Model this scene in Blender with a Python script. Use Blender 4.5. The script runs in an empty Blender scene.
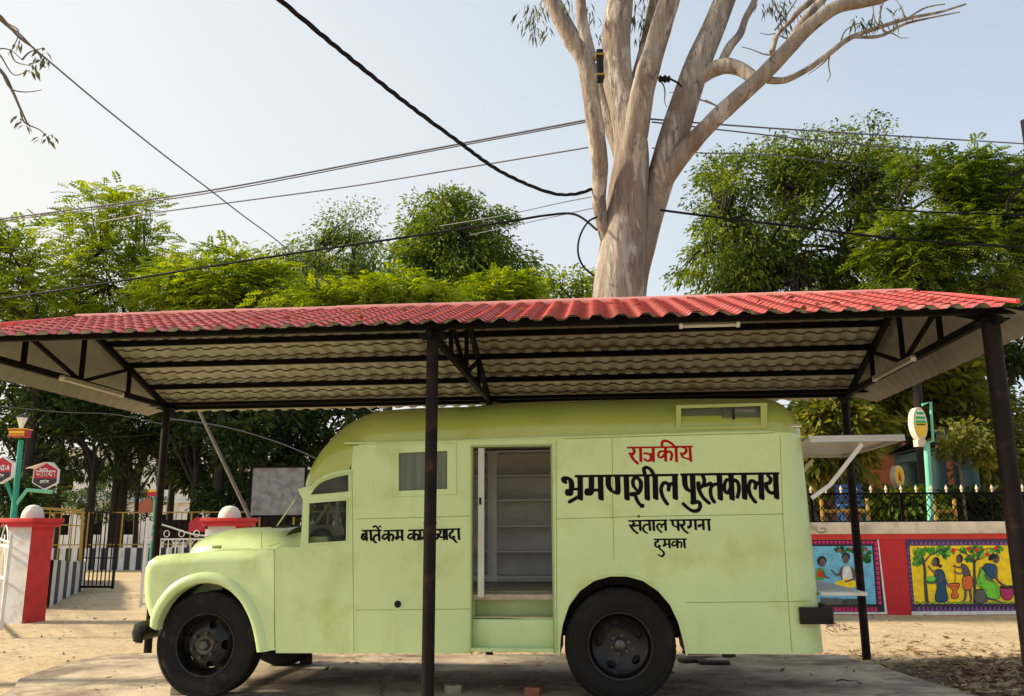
import bpy, bmesh, math, random
import numpy as np
from mathutils import Vector, Matrix, noise
from mathutils.geometry import delaunay_2d_cdt
PI = math.pi
R = math.radians
random.seed(7)
scene = bpy.context.scene
COL = scene.collection

# ------------------------------------------------------------------ camera
CAMH, FOC, PITCH, ROLL = 1.45, 850.0, R(11.91), R(0.3)
cd = bpy.data.cameras.new('camera')
cam = bpy.data.objects.new('camera', cd)
COL.objects.link(cam)
scene.camera = cam
cd.sensor_width = 36.0
cd.lens = 36.0 * FOC / 1024.0
cd.clip_start = 0.05
cd.clip_end = 3000.0
_f = Vector((0, math.cos(PITCH), math.sin(PITCH)))
_r = Vector((1, 0, 0))
_u = _r.cross(_f)
_r2 = _r * math.cos(ROLL) - _u * math.sin(ROLL)
_u2 = _r * math.sin(ROLL) + _u * math.cos(ROLL)
C0 = Vector((0, 0, CAMH))
cam.matrix_world = Matrix.Translation(C0) @ Matrix((_r2, _u2, -_f)).transposed().to_4x4()


def ray(x, y):
    return _f + _r2 * ((x - 512) / FOC) - _u2 * ((y - 348) / FOC)


def at(x, y, Y):
    """world point seen at photo position (x, y) at depth Y"""
    d = ray(x, y)
    return C0 + d * (Y / d.y)


def onground(x, y, z=0.0):
    d = ray(x, y)
    return C0 + d * ((z - CAMH) / d.z)


# ------------------------------------------------------------------ naming
def tag(o, label=None, cat=None, group=None, kind=None):
    if label: o['label'] = label
    if cat: o['category'] = cat
    if group: o['group'] = group
    if kind: o['kind'] = kind
    return o


def empty(name, loc=(0, 0, 0), rz=0.0, label=None, cat=None, group=None):
    o = bpy.data.objects.new(name, None)
    COL.objects.link(o)
    o.location = loc
    o.rotation_euler = (0, 0, rz)
    o.empty_display_size = 0.2
    return tag(o, label, cat, group)


def copy_tree(o, parent=None):
    c = o.copy()
    COL.objects.link(c)
    if parent: c.parent = parent
    for ch in list(o.children):
        copy_tree(ch, c)
    return c


# ------------------------------------------------------------------ mesh builder
class MB:
    def __init__(s):
        s.v = []; s.f = []; s.m = []

    def add(s, vs, fs, mat=0):
        n = len(s.v)
        s.v += [tuple(p) for p in vs]
        s.f += [tuple(i + n for i in f) for f in fs]
        s.m += [mat] * len(fs)
        return s

    def box(s, c, size, rot=None, mat=0):
        hx, hy, hz = size[0] / 2, size[1] / 2, size[2] / 2
        M = rot if rot is not None else Matrix.Identity(3)
        vs = [Vector(c) + M @ Vector((x * hx, y * hy, z * hz)) for x in (-1, 1) for y in (-1, 1) for z in (-1, 1)]
        return s.add(vs, [(0, 1, 3, 2), (4, 6, 7, 5), (0, 4, 5, 1), (2, 3, 7, 6), (0, 2, 6, 4), (1, 5, 7, 3)], mat)

    def bb(s, x0, x1, y0, y1, z0, z1, mat=0):
        return s.box(((x0 + x1) / 2, (y0 + y1) / 2, (z0 + z1) / 2), (abs(x1 - x0), abs(y1 - y0), abs(z1 - z0)), None, mat)

    def bar(s, a, b, w, h=None, mat=0, up=(0, 0, 1)):
        a = Vector(a); b = Vector(b); h = h or w
        d = (b - a); L = d.length; d.normalize()
        upv = Vector(up)
        if abs(d.dot(upv)) > 0.98: upv = Vector((0, 1, 0)) if abs(d.y) < .9 else Vector((1, 0, 0))
        sd = d.cross(upv).normalized(); u2 = sd.cross(d)
        M = Matrix((d, sd, u2)).transposed()
        return s.box((a + b) / 2, (L, w, h), M, mat)

    def tube(s, pts, rad, n=8, mat=0, caps=True, wob=0.0, seed=0):
        pts = [Vector(p) for p in pts]
        if not hasattr(rad, '__len__'): rad = [rad] * len(pts)
        ref = None; vs = []; fs = []
        for i, p in enumerate(pts):
            d = (pts[min(i + 1, len(pts) - 1)] - pts[max(i - 1, 0)])
            if d.length < 1e-9: d = Vector((0, 0, 1))
            d.normalize()
            if ref is None:
                ref = Vector((0, 1, 0)) if abs(d.y) < .9 else Vector((1, 0, 0))
            ref = (ref - d * ref.dot(d))
            if ref.length < 1e-6: ref = d.orthogonal()
            ref.normalize(); b = d.cross(ref)
            for k in range(n):
                a = 2 * PI * k / n
                q = ref * math.cos(a) + b * math.sin(a)
                rr = rad[i]
                if wob: rr *= 1 + wob * noise.noise(p * (0.7 / max(rad[0], .02)) * .35 + q * 1.6 + Vector((seed, 0, 0)))
                vs.append(p + q * rr)
        for i in range(len(pts) - 1):
            for k in range(n):
                k2 = (k + 1) % n
                fs.append((i * n + k, i * n + k2, (i + 1) * n + k2, (i + 1) * n + k))
        if caps:
            fs.append(tuple(range(n - 1, -1, -1)))
            fs.append(tuple((len(pts) - 1) * n + k for k in range(n)))
        return s.add(vs, fs, mat)

    def grid(s, rows, mat=0, close=False):
        n = len(rows[0]); vs = [p for r in rows for p in r]; fs = []
        for i in range(len(rows) - 1):
            for k in range(n - 1 + (1 if close else 0)):
                k2 = (k + 1) % n
                fs.append((i * n + k, (i + 1) * n + k, (i + 1) * n + k2, i * n + k2))
        return s.add(vs, fs, mat)

    def lathe(s, prof, c=(0, 0, 0), axis='z', n=32, mat=0):
        rows = []
        c = Vector(c)
        for r, h in prof:
            row = []
            for k in range(n):
                a = 2 * PI * k / n
                if axis == 'z': p = Vector((r * math.cos(a), r * math.sin(a), h))
                elif axis == 'y': p = Vector((r * math.cos(a), h, r * math.sin(a)))
                else: p = Vector((h, r * math.cos(a), r * math.sin(a)))
                row.append(c + p)
            rows.append(row)
        return s.grid(rows, mat, close=True)

    def plate(s, outer, holes=(), w0=0.0, w1=0.02, mp=None, extra=(), mat=0, back=True):
        """flat polygon with holes: points (a, b) -> mp(a, b, w)"""
        mp = mp or (lambda a, b, w: (a, w, b))
        loops = [list(outer)] + [list(h) for h in holes]
        pts = []; edges = []
        for L in loops:
            n0 = len(pts); pts += [Vector(p) for p in L]
            edges += [(n0 + i, n0 + (i + 1) % len(L)) for i in range(len(L))]
        nb = len(pts)
        pts += [Vector(p) for p in extra]
        V, E, F, *_ = delaunay_2d_cdt(pts, edges, [], 0, 1e-6)

        def inside(p, L):
            c = False; j = len(L) - 1
            for i in range(len(L)):
                xi, yi = L[i][0], L[i][1]; xj, yj = L[j][0], L[j][1]
                if (yi > p[1]) != (yj > p[1]) and p[0] < (xj - xi) * (p[1] - yi) / (yj - yi + 1e-15) + xi: c = not c
                j = i
            return c
        keep = []
        for f in F:
            cx = sum(V[i][0] for i in f) / len(f); cy = sum(V[i][1] for i in f) / len(f)
            if inside((cx, cy), loops[0]) and not any(inside((cx, cy), h) for h in loops[1:]): keep.append(tuple(f))
        s.add([mp(v[0], v[1], w0) for v in V], keep, mat)
        if back:
            s.add([mp(v[0], v[1], w1) for v in V], [tuple(reversed(f)) for f in keep], mat)
            for L in loops:
                n = len(L)
                s.add([mp(p[0], p[1], w0) for p in L] + [mp(p[0], p[1], w1) for p in L],
                      [(i, (i + 1) % n, n + (i + 1) % n, n + i) for i in range(n)], mat)
        return s

    def build(s, name, mats, parent=None, smooth=35, bevel=0.0, recalc=True, weld=1e-5):
        me = bpy.data.meshes.new(name)
        me.from_pydata(s.v, [], s.f)
        if not isinstance(mats, (list, tuple)): mats = [mats]
        for m in mats: me.materials.append(m)
        if len(mats) > 1: me.polygons.foreach_set('material_index', s.m)
        bm = bmesh.new(); bm.from_mesh(me)
        if weld: bmesh.ops.remove_doubles(bm, verts=bm.verts, dist=weld)
        if recalc: bmesh.ops.recalc_face_normals(bm, faces=bm.faces)
        if bevel:
            es = [e for e in bm.edges if len(e.link_faces) == 2 and e.calc_face_angle(0) > R(40)]
            bmesh.ops.bevel(bm, geom=es, offset=bevel, segments=2, affect='EDGES', clamp_overlap=True, profile=.6)
        if smooth:
            for f in bm.faces: f.smooth = True
            for e in bm.edges:
                if len(e.link_faces) == 2 and e.calc_face_angle(0) > R(smooth): e.smooth = False
        bm.to_mesh(me); bm.free()
        o = bpy.data.objects.new(name, me)
        COL.objects.link(o)
        if parent: o.parent = parent
        return o


def quads_obj(name, verts, mat, parent=None, nv=4):
    """fast mesh of separate nv-gons from an (N, nv, 3) array"""
    N = len(verts)
    me = bpy.data.meshes.new(name)
    me.vertices.add(N * nv); me.loops.add(N * nv); me.polygons.add(N)
    me.vertices.foreach_set('co', np.asarray(verts, dtype=np.float32).ravel())
    me.loops.foreach_set('vertex_index', np.arange(N * nv, dtype=np.int32))
    me.polygons.foreach_set('loop_start', np.arange(0, N * nv, nv, dtype=np.int32))
    me.polygons.foreach_set('loop_total', np.full(N, nv, dtype=np.int32))
    me.materials.append(mat)
    me.update(calc_edges=True)
    o = bpy.data.objects.new(name, me)
    COL.objects.link(o)
    if parent: o.parent = parent
    return o


def catmull(P, n=6, closed=False):
    P = [Vector(p) for p in P]
    if len(P) < 3: 
        if len(P) == 2: return [P[0].lerp(P[1], i / n) for i in range(n + 1)]
        return P
    out = []
    N = len(P)
    rng = range(N) if closed else range(N - 1)
    for i in rng:
        if closed: a, b, c, d = P[(i - 1) % N], P[i], P[(i + 1) % N], P[(i + 2) % N]
        else: a, b, c, d = P[max(i - 1, 0)], P[i], P[i + 1], P[min(i + 2, N - 1)]
        for k in range(n):
            t = k / n
            out.append(0.5 * ((2 * b) + (c - a) * t + (2 * a - 5 * b + 4 * c - d) * t * t + (3 * b - a - 3 * c + d) * t ** 3))
    if not closed: out.append(P[-1])
    return out


# ------------------------------------------------------------------ materials
def mat(name, col, rough=0.6, metal=0.0, var=0.15, vs=3.0, bump=0.0, bs=40.0, spec=0.5, col2=None, c2s=1.5, c2lo=.45, c2hi=.6,
        coat=0.0, stretch=None, trans=0.0, alpha=1.0, roughvar=0.0, world=False, detail=6):
    m = bpy.data.materials.new(name); m.use_nodes = True
    nt = m.node_tree; N = nt.nodes; L = nt.links
    b = N['Principled BSDF']
    b.inputs['Roughness'].default_value = rough
    b.inputs['Metallic'].default_value = metal
    b.inputs['Specular IOR Level'].default_value = spec
    b.inputs['Coat Weight'].default_value = coat
    if trans: b.inputs['Transmission Weight'].default_value = trans
    tc = N.new('ShaderNodeNewGeometry') if world else N.new('ShaderNodeTexCoord')
    src = tc.outputs['Position'] if world else tc.outputs['Object']
    if stretch:
        mp = N.new('ShaderNodeMapping'); mp.inputs['Scale'].default_value = stretch
        L.new(src, mp.inputs['Vector']); src = mp.outputs[0]

    def noi(scale, det=detail, rg=.6):
        n = N.new('ShaderNodeTexNoise'); n.inputs['Scale'].default_value = scale
        n.inputs['Detail'].default_value = det; n.inputs['Roughness'].default_value = rg
        L.new(src, n.inputs['Vector']); return n.outputs['Fac']
    base = N.new('ShaderNodeRGB'); base.outputs[0].default_value = (*col, 1)
    cur = base.outputs[0]
    if col2:
        mr = N.new('ShaderNodeMapRange'); mr.inputs[1].default_value = c2lo; mr.inputs[2].default_value = c2hi
        L.new(noi(c2s), mr.inputs[0])
        mx = N.new('ShaderNodeMix'); mx.data_type = 'RGBA'; mx.inputs[7].default_value = (*col2, 1)
        L.new(mr.outputs[0], mx.inputs[0]); L.new(cur, mx.inputs[6]); cur = mx.outputs[2]
    if var:
        hs = N.new('ShaderNodeHueSaturation')
        mr = N.new('ShaderNodeMapRange'); mr.inputs[1].default_value = .3; mr.inputs[2].default_value = .7
        mr.inputs[3].default_value = 1 - var; mr.inputs[4].default_value = 1 + var
        L.new(noi(vs), mr.inputs[0]); L.new(mr.outputs[0], hs.inputs['Value']); L.new(cur, hs.inputs['Color']); cur = hs.outputs[0]
    L.new(cur, b.inputs['Base Color'])
    if roughvar:
        mr = N.new('ShaderNodeMapRange'); mr.inputs[1].default_value = .3; mr.inputs[2].default_value = .7
        mr.inputs[3].default_value = max(0, rough - roughvar); mr.inputs[4].default_value = min(1, rough + roughvar)
        L.new(noi(vs * 2.3), mr.inputs[0]); L.new(mr.outputs[0], b.inputs['Roughness'])
    if bump:
        bp = N.new('ShaderNodeBump'); bp.inputs['Strength'].default_value = 1.0; bp.inputs['Distance'].default_value = bump
        L.new(noi(bs, 4), bp.inputs['Height']); L.new(bp.outputs[0], b.inputs['Normal'])
    return m


def leafmat(name, c1, c2, c3, transl=0.35, rough=.55):
    m = bpy.data.materials.new(name); m.use_nodes = True
    nt = m.node_tree; N = nt.nodes; L = nt.links
    b = N['Principled BSDF']; out = N['Material Output']
    b.inputs['Roughness'].default_value = rough
    b.inputs['Specular IOR Level'].default_value = .35
    g = N.new('ShaderNodeNewGeometry')
    tc = N.new('ShaderNodeTexCoord')
    n = N.new('ShaderNodeTexNoise'); n.inputs['Scale'].default_value = .9; n.inputs['Detail'].default_value = 3
    L.new(tc.outputs['Object'], n.inputs['Vector'])
    mth = N.new('ShaderNodeMath'); mth.operation = 'MULTIPLY_ADD'; mth.inputs[1].default_value = .55
    L.new(g.outputs['Random Per Island'], mth.inputs[0])
    m2 = N.new('ShaderNodeMath'); m2.operation = 'MULTIPLY_ADD'; m2.inputs[1].default_value = 1.3; m2.inputs[2].default_value = -.43
    L.new(n.outputs['Fac'], m2.inputs[0]); L.new(m2.outputs[0], mth.inputs[2])
    cr = N.new('ShaderNodeValToRGB')
    e = cr.color_ramp.elements
    e[0].position = 0.1; e[0].color = (*c1, 1); e[1].position = .9; e[1].color = (*c3, 1)
    k = e.new(.5); k.color = (*c2, 1)
    L.new(mth.outputs[0], cr.inputs[0]); L.new(cr.outputs[0], b.inputs['Base Color'])
    t = N.new('ShaderNodeBsdfTranslucent')
    hs = N.new('ShaderNodeHueSaturation'); hs.inputs['Hue'].default_value = .485; hs.inputs['Saturation'].default_value = 1.1; hs.inputs['Value'].default_value = 1.6
    L.new(cr.outputs[0], hs.inputs['Color']); L.new(hs.outputs[0], t.inputs['Color'])
    mx = N.new('ShaderNodeMixShader'); mx.inputs[0].default_value = transl
    L.new(b.outputs[0], mx.inputs[1]); L.new(t.outputs[0], mx.inputs[2]); L.new(mx.outputs[0], out.inputs['Surface'])
    return m


def glassmat(name, col=(.02, .03, .02), alpha=.45, rough=.08):
    m = bpy.data.materials.new(name); m.use_nodes = True
    nt = m.node_tree; N = nt.nodes; L = nt.links
    b = N['Principled BSDF']; out = N['Material Output']
    b.inputs['Base Color'].default_value = (*col, 1); b.inputs['Roughness'].default_value = rough
    t = N.new('ShaderNodeBsdfTransparent'); mx = N.new('ShaderNodeMixShader')
    mx.inputs[0].default_value = alpha
    L.new(t.outputs[0], mx.inputs[1]); L.new(b.outputs[0], mx.inputs[2]); L.new(mx.outputs[0], out.inputs['Surface'])
    return m


M = {}
VG = (.57, .72, .345)
M['van'] = mat('van_paint', VG, .34, var=.06, vs=1.2, bump=.010, bs=1.8, spec=.5, coat=.15, col2=(.46, .52, .17), c2s=2.2, c2lo=.52, c2hi=.75, roughvar=.10)
def stains(m, col, scale, sx, lo, hi, amt):
    nt = m.node_tree; N = nt.nodes; L = nt.links; b = N['Principled BSDF']
    src = b.inputs['Base Color'].links[0].from_socket
    tc = N.new('ShaderNodeTexCoord'); mp = N.new('ShaderNodeMapping'); mp.inputs['Scale'].default_value = sx; L.new(tc.outputs['Object'], mp.inputs[0])
    n = N.new('ShaderNodeTexNoise'); n.inputs['Scale'].default_value = scale; n.inputs['Detail'].default_value = 7; n.inputs['Roughness'].default_value = .65; L.new(mp.outputs[0], n.inputs['Vector'])
    r_ = N.new('ShaderNodeMapRange'); r_.inputs[1].default_value = lo; r_.inputs[2].default_value = hi; r_.inputs[4].default_value = amt; L.new(n.outputs['Fac'], r_.inputs[0])
    x = N.new('ShaderNodeMix'); x.data_type = 'RGBA'; x.inputs[7].default_value = (*col, 1); L.new(r_.outputs[0], x.inputs[0]); L.new(src, x.inputs[6]); L.new(x.outputs[2], b.inputs['Base Color'])


def cracks(m, col, scale, width):
    nt = m.node_tree; N = nt.nodes; L = nt.links; b = N['Principled BSDF']
    src = b.inputs['Base Color'].links[0].from_socket
    tc = N.new('ShaderNodeTexCoord'); n = N.new('ShaderNodeTexNoise'); n.inputs['Scale'].default_value = 1.5; n.inputs['Detail'].default_value = 5; L.new(tc.outputs['Object'], n.inputs['Vector'])
    a = N.new('ShaderNodeVectorMath'); a.operation = 'MULTIPLY_ADD'; a.inputs[1].default_value = (1.1, 1.1, 0); L.new(n.outputs['Color'], a.inputs[0]); L.new(tc.outputs['Object'], a.inputs[2])
    v = N.new('ShaderNodeTexVoronoi'); v.feature = 'DISTANCE_TO_EDGE'; v.inputs['Scale'].default_value = scale; L.new(a.outputs[0], v.inputs['Vector'])
    r_ = N.new('ShaderNodeMapRange'); r_.inputs[1].default_value = 0; r_.inputs[2].default_value = width; r_.inputs[3].default_value = .75; r_.inputs[4].default_value = 0; L.new(v.outputs['Distance'], r_.inputs[0])
    x = N.new('ShaderNodeMix'); x.data_type = 'RGBA'; x.inputs[7].default_value = (*col, 1); L.new(r_.outputs[0], x.inputs[0]); L.new(src, x.inputs[6]); L.new(x.outputs[2], b.inputs['Base Color'])


stains(M['van'], (.30, .27, .11), 3.0, (1.6, 1.6, .35), .58, .80, .22)
stains(M['van'], (.16, .09, .04), 9.0, (1, 1, .6), .71, .76, .5)
M['vanroof'] = mat('van_roof_painted_shade', (.38, .44, .085), .24, var=.10, vs=2.0, bump=.008, bs=2.2, coat=.3, col2=(.32, .36, .08), c2s=4, c2lo=.52, c2hi=.7)  # body green turned darker olive: shade under the shelter put into the colour
M['vandark'] = mat('van_seam', (.29, .38, .13), .6)
M['blacktext'] = mat('sign_black', (.002, .002, .003), .7, var=.1, spec=.15)
M['redtext'] = mat('sign_red', (.38, .004, .008), .7, var=.1, spec=.15)
M['tyre'] = mat('rubber', (.012, .0115, .0115), .8, spec=.22, var=.25, vs=6, bump=.002, bs=60, col2=(.045, .038, .03), c2s=5, c2lo=.55, c2hi=.8)
M['rim'] = mat('rim_black', (.008, .008, .009), .3, spec=.35, var=.3, vs=8, col2=(.05, .04, .03), c2s=9, c2lo=.55, c2hi=.7)
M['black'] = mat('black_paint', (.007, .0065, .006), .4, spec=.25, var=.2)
M['hub'] = mat('hub_grease', (.09, .085, .075), .3, metal=.6, var=.3, vs=20)
M['grey'] = mat('grey_laminate', (.80, .79, .78), .55, var=.1, vs=4)
M['greyd'] = mat('grey_inner', (.76, .75, .74), .6, var=.12, vs=4)
M['alu'] = mat('aluminium', (.50, .50, .47), .38, metal=.5, var=.1)
M['glass'] = glassmat('window_glass')
M['frost'] = mat('frosted_pane', (.10, .13, .085), .35, var=.25, vs=30, stretch=(1, 1, .05))
M['steel'] = mat('brown_steel', (.013, .0085, .008), .6, spec=.12, var=.35, vs=5, col2=(.055, .028, .020), c2s=6, c2lo=.55, c2hi=.75, bump=.001, bs=50)
M['steeld'] = mat('dark_steel', (.006, .005, .0045), .7, spec=.08, var=.3, vs=5)
M['roofred'] = mat('roof_red', (.70, .065, .06), .42, var=.2, vs=4, col2=(.68, .22, .19), c2s=2.2, c2lo=.5, c2hi=.8, roughvar=.12)
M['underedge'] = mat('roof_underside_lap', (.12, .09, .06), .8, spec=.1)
M['roofstep'] = mat('roof_red_lap', (.66, .065, .06), .45, var=.2, vs=9)
M['roofunder'] = mat('roof_underside', (.38, .38, .34), .8, var=.16, vs=2.5, spec=.2, col2=(.27, .24, .17), c2s=6, c2lo=.5, c2hi=.75)
M['endsheet'] = mat('end_sheet', (.24, .235, .21), .6, var=.12, vs=2.5)
M['cap'] = mat('ridge_cap', (.62, .26, .21), .5, var=.15, vs=3)
M['white'] = mat('white_paint', (.72, .71, .68), .55, var=.08, vs=3, col2=(.5, .46, .38), c2s=5, c2lo=.55, c2hi=.75)
M['whitewall'] = mat('white_plaster', (.62, .62, .62), .8, var=.1, vs=3, col2=(.4, .38, .33), c2s=4, c2lo=.5, c2hi=.75, bump=.004, bs=30)
M['redwall'] = mat('red_wall', (.55, .012, .018), .6, var=.15, vs=3, bump=.004, bs=30)
M['redpil'] = mat('red_plaster', (.52, .018, .022), .65, var=.18, vs=4, bump=.004, bs=30)
M['cream'] = mat('cream_plaster', (.74, .63, .48), .85, var=.12, vs=4, col2=(.42, .33, .23), c2s=3, c2lo=.5, c2hi=.72, bump=.006, bs=40)
M['blackwall'] = mat('black_stripe', (.02, .025, .035), .7, var=.2)
M['yellowm'] = mat('yellow_metal', (.34, .22, .03), .5, var=.15)
M['greenpole'] = mat('green_pole', (.02, .30, .20), .4, var=.12)
M['greenpole2'] = mat('pale_green_pole', (.16, .52, .38), .45, var=.12)
M['signred'] = mat('sign_panel_red', (.45, .01, .03), .4, var=.05)
M['signdark'] = mat('sign_panel_dark', (.03, .015, .03), .4, var=.05)
M['signwhite'] = mat('sign_white', (.8, .8, .8), .4, var=.03)
M['signyel'] = mat('sign_yellow', (.85, .55, .01), .4, var=.05)
M['signgreen'] = mat('sign_green', (.03, .42, .06), .4, var=.05)
M['cable'] = mat('cable_black', (.006, .006, .008), .6, spec=.15, var=.1)
M['cablet'] = mat('cable_grey', (.10, .10, .14), .5, var=.1)
M['brick'] = mat('brick', (.36, .13, .07), .85, var=.25, vs=20, bump=.004, bs=60)
M['brickgrey'] = mat('brick_dusty', (.40, .33, .25), .85, var=.25, vs=20, bump=.004, bs=60)
M['wood'] = mat('dark_wood', (.05, .035, .025), .8, var=.3, vs=10)
M['bark'] = mat('bark', (.028, .021, .016), .9, var=.3, vs=8, bump=.02, bs=9, stretch=(1, 1, .3))
M['bark2'] = mat('bark_pale', (.14, .11, .08), .9, var=.3, vs=8, bump=.02, bs=9, stretch=(1, 1, .3))
M['bluep'] = mat('blue_paint', (.02, .10, .30), .5, var=.15)
M['teal'] = mat('teal_paint', (.03, .085, .10), .6, var=.2)
M['teald'] = mat('blue_roof_tiles', (.03, .14, .22), .6, var=.2)
M['redbrown'] = mat('redbrown_plaster', (.35, .11, .07), .85, var=.15, vs=1.5)
M['pale'] = mat('pale_building', (.74, .72, .68), .85, var=.08, vs=.5, col2=(.45, .42, .38), c2s=.6, c2lo=.5, c2hi=.75)
M['tubelight'] = mat('tube_light', (.50, .48, .44), .4, var=.02)
M['board'] = mat('grey_board', (.24, .25, .25), .7, var=.2, vs=6, col2=(.16, .17, .17), c2s=5)
# ------------------------------------------------------------------ world and sun
SUN_EL, SUN_AZ = R(30), R(-86)      # azimuth from +Y (away from the camera), negative = left
HAZE = 3.55
wd = bpy.data.worlds.new('World'); scene.world = wd; wd.use_nodes = True
nt = wd.node_tree; N = nt.nodes; L = nt.links
bg = N['Background']
sky = N.new('ShaderNodeTexSky'); sky.sky_type = 'NISHITA'; sky.sun_disc = False
sky.sun_elevation = SUN_EL; sky.sun_rotation = SUN_AZ
sky.air_density = 1.0; sky.dust_density = 4.5; sky.ozone_density = 1.4; sky.altitude = 100
hsn = N.new('ShaderNodeHueSaturation'); hsn.inputs['Saturation'].default_value = .72
L.new(sky.outputs[0], hsn.inputs['Color'])
# thin high haze: paler and creamier low and to the left, bluer high on the right
wtc = N.new('ShaderNodeTexCoord'); wsp = N.new('ShaderNodeSeparateXYZ'); L.new(wtc.outputs['Generated'], wsp.inputs[0])
wm1 = N.new('ShaderNodeMath'); wm1.operation = 'MULTIPLY_ADD'; wm1.inputs[1].default_value = -.45; wm1.inputs[2].default_value = .80; L.new(wsp.outputs[0], wm1.inputs[0])
wm2 = N.new('ShaderNodeMath'); wm2.operation = 'MULTIPLY_ADD'; wm2.inputs[1].default_value = -.42; L.new(wsp.outputs[2], wm2.inputs[0]); L.new(wm1.outputs[0], wm2.inputs[2])
wm2.use_clamp = True
wn = N.new('ShaderNodeTexNoise'); wn.inputs['Scale'].default_value = 1.6; wn.inputs['Detail'].default_value = 5; L.new(wtc.outputs['Generated'], wn.inputs['Vector'])
wm3 = N.new('ShaderNodeMath'); wm3.operation = 'MULTIPLY_ADD'; wm3.inputs[1].default_value = .25; L.new(wn.outputs['Fac'], wm3.inputs[0]); wm3.use_clamp = True
wm4 = N.new('ShaderNodeMath'); wm4.operation = 'SUBTRACT'; wm4.inputs[1].default_value = .12; L.new(wm2.outputs[0], wm4.inputs[0]); L.new(wm4.outputs[0], wm3.inputs[2])
wcr = N.new('ShaderNodeValToRGB'); wcr.color_ramp.elements[0].color = (.60, .80, .96, 1); wcr.color_ramp.elements[1].color = (1.0, .97, .89, 1); L.new(wm3.outputs[0], wcr.inputs[0])
wsc = N.new('ShaderNodeVectorMath'); wsc.operation = 'SCALE'; wsc.inputs['Scale'].default_value = HAZE; L.new(wcr.outputs[0], wsc.inputs[0])
wmx = N.new('ShaderNodeMix'); wmx.data_type = 'RGBA'; L.new(wm3.outputs[0], wmx.inputs[0]); L.new(hsn.outputs[0], wmx.inputs[6]); L.new(wsc.outputs[0], wmx.inputs[7])
L.new(wmx.outputs[2], bg.inputs[0])
bg.inputs[1].default_value = 0.13
sl = bpy.data.lights.new('sun', 'SUN'); sl.energy = 3.6; sl.angle = R(6); sl.color = (1, .86, .66)
so = bpy.data.objects.new('sun', sl); COL.objects.link(so)
sd = Vector((math.sin(SUN_AZ) * math.cos(SUN_EL), math.cos(SUN_AZ) * math.cos(SUN_EL), math.sin(SUN_EL)))
so.rotation_euler = sd.to_track_quat('Z', 'Y').to_euler()
so.location = sd * 50
vs_ = scene.view_settings
vs_.view_transform = 'Standard'; vs_.look = 'None'; vs_.exposure = 1.08; vs_.gamma = 1.0

# ------------------------------------------------------------------ ground
def gmat():
    m = bpy.data.materials.new('dirt'); m.use_nodes = True
    nt = m.node_tree; N = nt.nodes; L = nt.links; b = N['Principled BSDF']
    b.inputs['Roughness'].default_value = .95; b.inputs['Specular IOR Level'].default_value = .2
    g = N.new('ShaderNodeNewGeometry'); P = g.outputs['Position']

    def noi(s, d=6, rg=.6):
        n = N.new('ShaderNodeTexNoise'); n.inputs['Scale'].default_value = s; n.inputs['Detail'].default_value = d; n.inputs['Roughness'].default_value = rg
        L.new(P, n.inputs['Vector']); return n.outputs['Fac']

    def mrange(x, a, c, lo=0, hi=1):
        r = N.new('ShaderNodeMapRange'); r.inputs[1].default_value = a; r.inputs[2].default_value = c
        r.inputs[3].default_value = lo; r.inputs[4].default_value = hi; L.new(x, r.inputs[0]); return r.outputs[0]

    def mix(f, a, c):
        x = N.new('ShaderNodeMix'); x.data_type = 'RGBA'; L.new(f, x.inputs[0])
        for s, v in ((6, a), (7, c)):
            if isinstance(v, tuple): x.inputs[s].default_value = (*v, 1)
            else: L.new(v, x.inputs[s])
        return x.outputs[2]
    c = mix(mrange(noi(.5), .35, .65), (.58, .45, .27), (.47, .36, .21))
    c = mix(mrange(noi(1.4, 8), .52, .68, 0, .7), c, (.40, .30, .18))
    c = mix(mrange(noi(7), .5, .75), c, (.33, .22, .12))
    c = mix(mrange(noi(38, 3), .56, .70), c, (.62, .50, .32))
    # mulch of dry leaves and soil right of the slab: a patch with its own outline
    sx = N.new('ShaderNodeSeparateXYZ'); L.new(P, sx.inputs[0])
    dx = N.new('ShaderNodeMath'); dx.operation = 'SUBTRACT'; L.new(sx.outputs[0], dx.inputs[0]); dx.inputs[1].default_value = 5.3
    dy = N.new('ShaderNodeMath'); dy.operation = 'SUBTRACT'; L.new(sx.outputs[1], dy.inputs[0]); dy.inputs[1].default_value = 8.0
    d1 = N.new('ShaderNodeMath'); d1.operation = 'POWER'; L.new(dx.outputs[0], d1.inputs[0]); d1.inputs[1].default_value = 2
    d2 = N.new('ShaderNodeMath'); d2.operation = 'POWER'; L.new(dy.outputs[0], d2.inputs[0]); d2.inputs[1].default_value = 2
    d3 = N.new('ShaderNodeMath'); d3.operation = 'MULTIPLY_ADD'; L.new(d1.outputs[0], d3.inputs[0]); d3.inputs[1].default_value = 1.6; L.new(d2.outputs[0], d3.inputs[2])
    d4 = N.new('ShaderNodeMath'); d4.operation = 'MULTIPLY_ADD'; L.new(noi(1.6), d4.inputs[0]); d4.inputs[1].default_value = 5; L.new(d3.outputs[0], d4.inputs[2])
    mk = mrange(d4.outputs[0], 9.2, 7.2)
    mul = mix(mrange(noi(16, 5), .42, .62), (.07, .045, .028), (.20, .14, .085))
    c = mix(mk, c, mul)
    L.new(c, b.inputs['Base Color'])
    bp = N.new('ShaderNodeBump'); bp.inputs['Distance'].default_value = .035; bp.inputs['Strength'].default_value = .9
    L.new(noi(9, 8, .65), bp.inputs['Height']); L.new(bp.outputs[0], b.inputs['Normal'])
    return m


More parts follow.
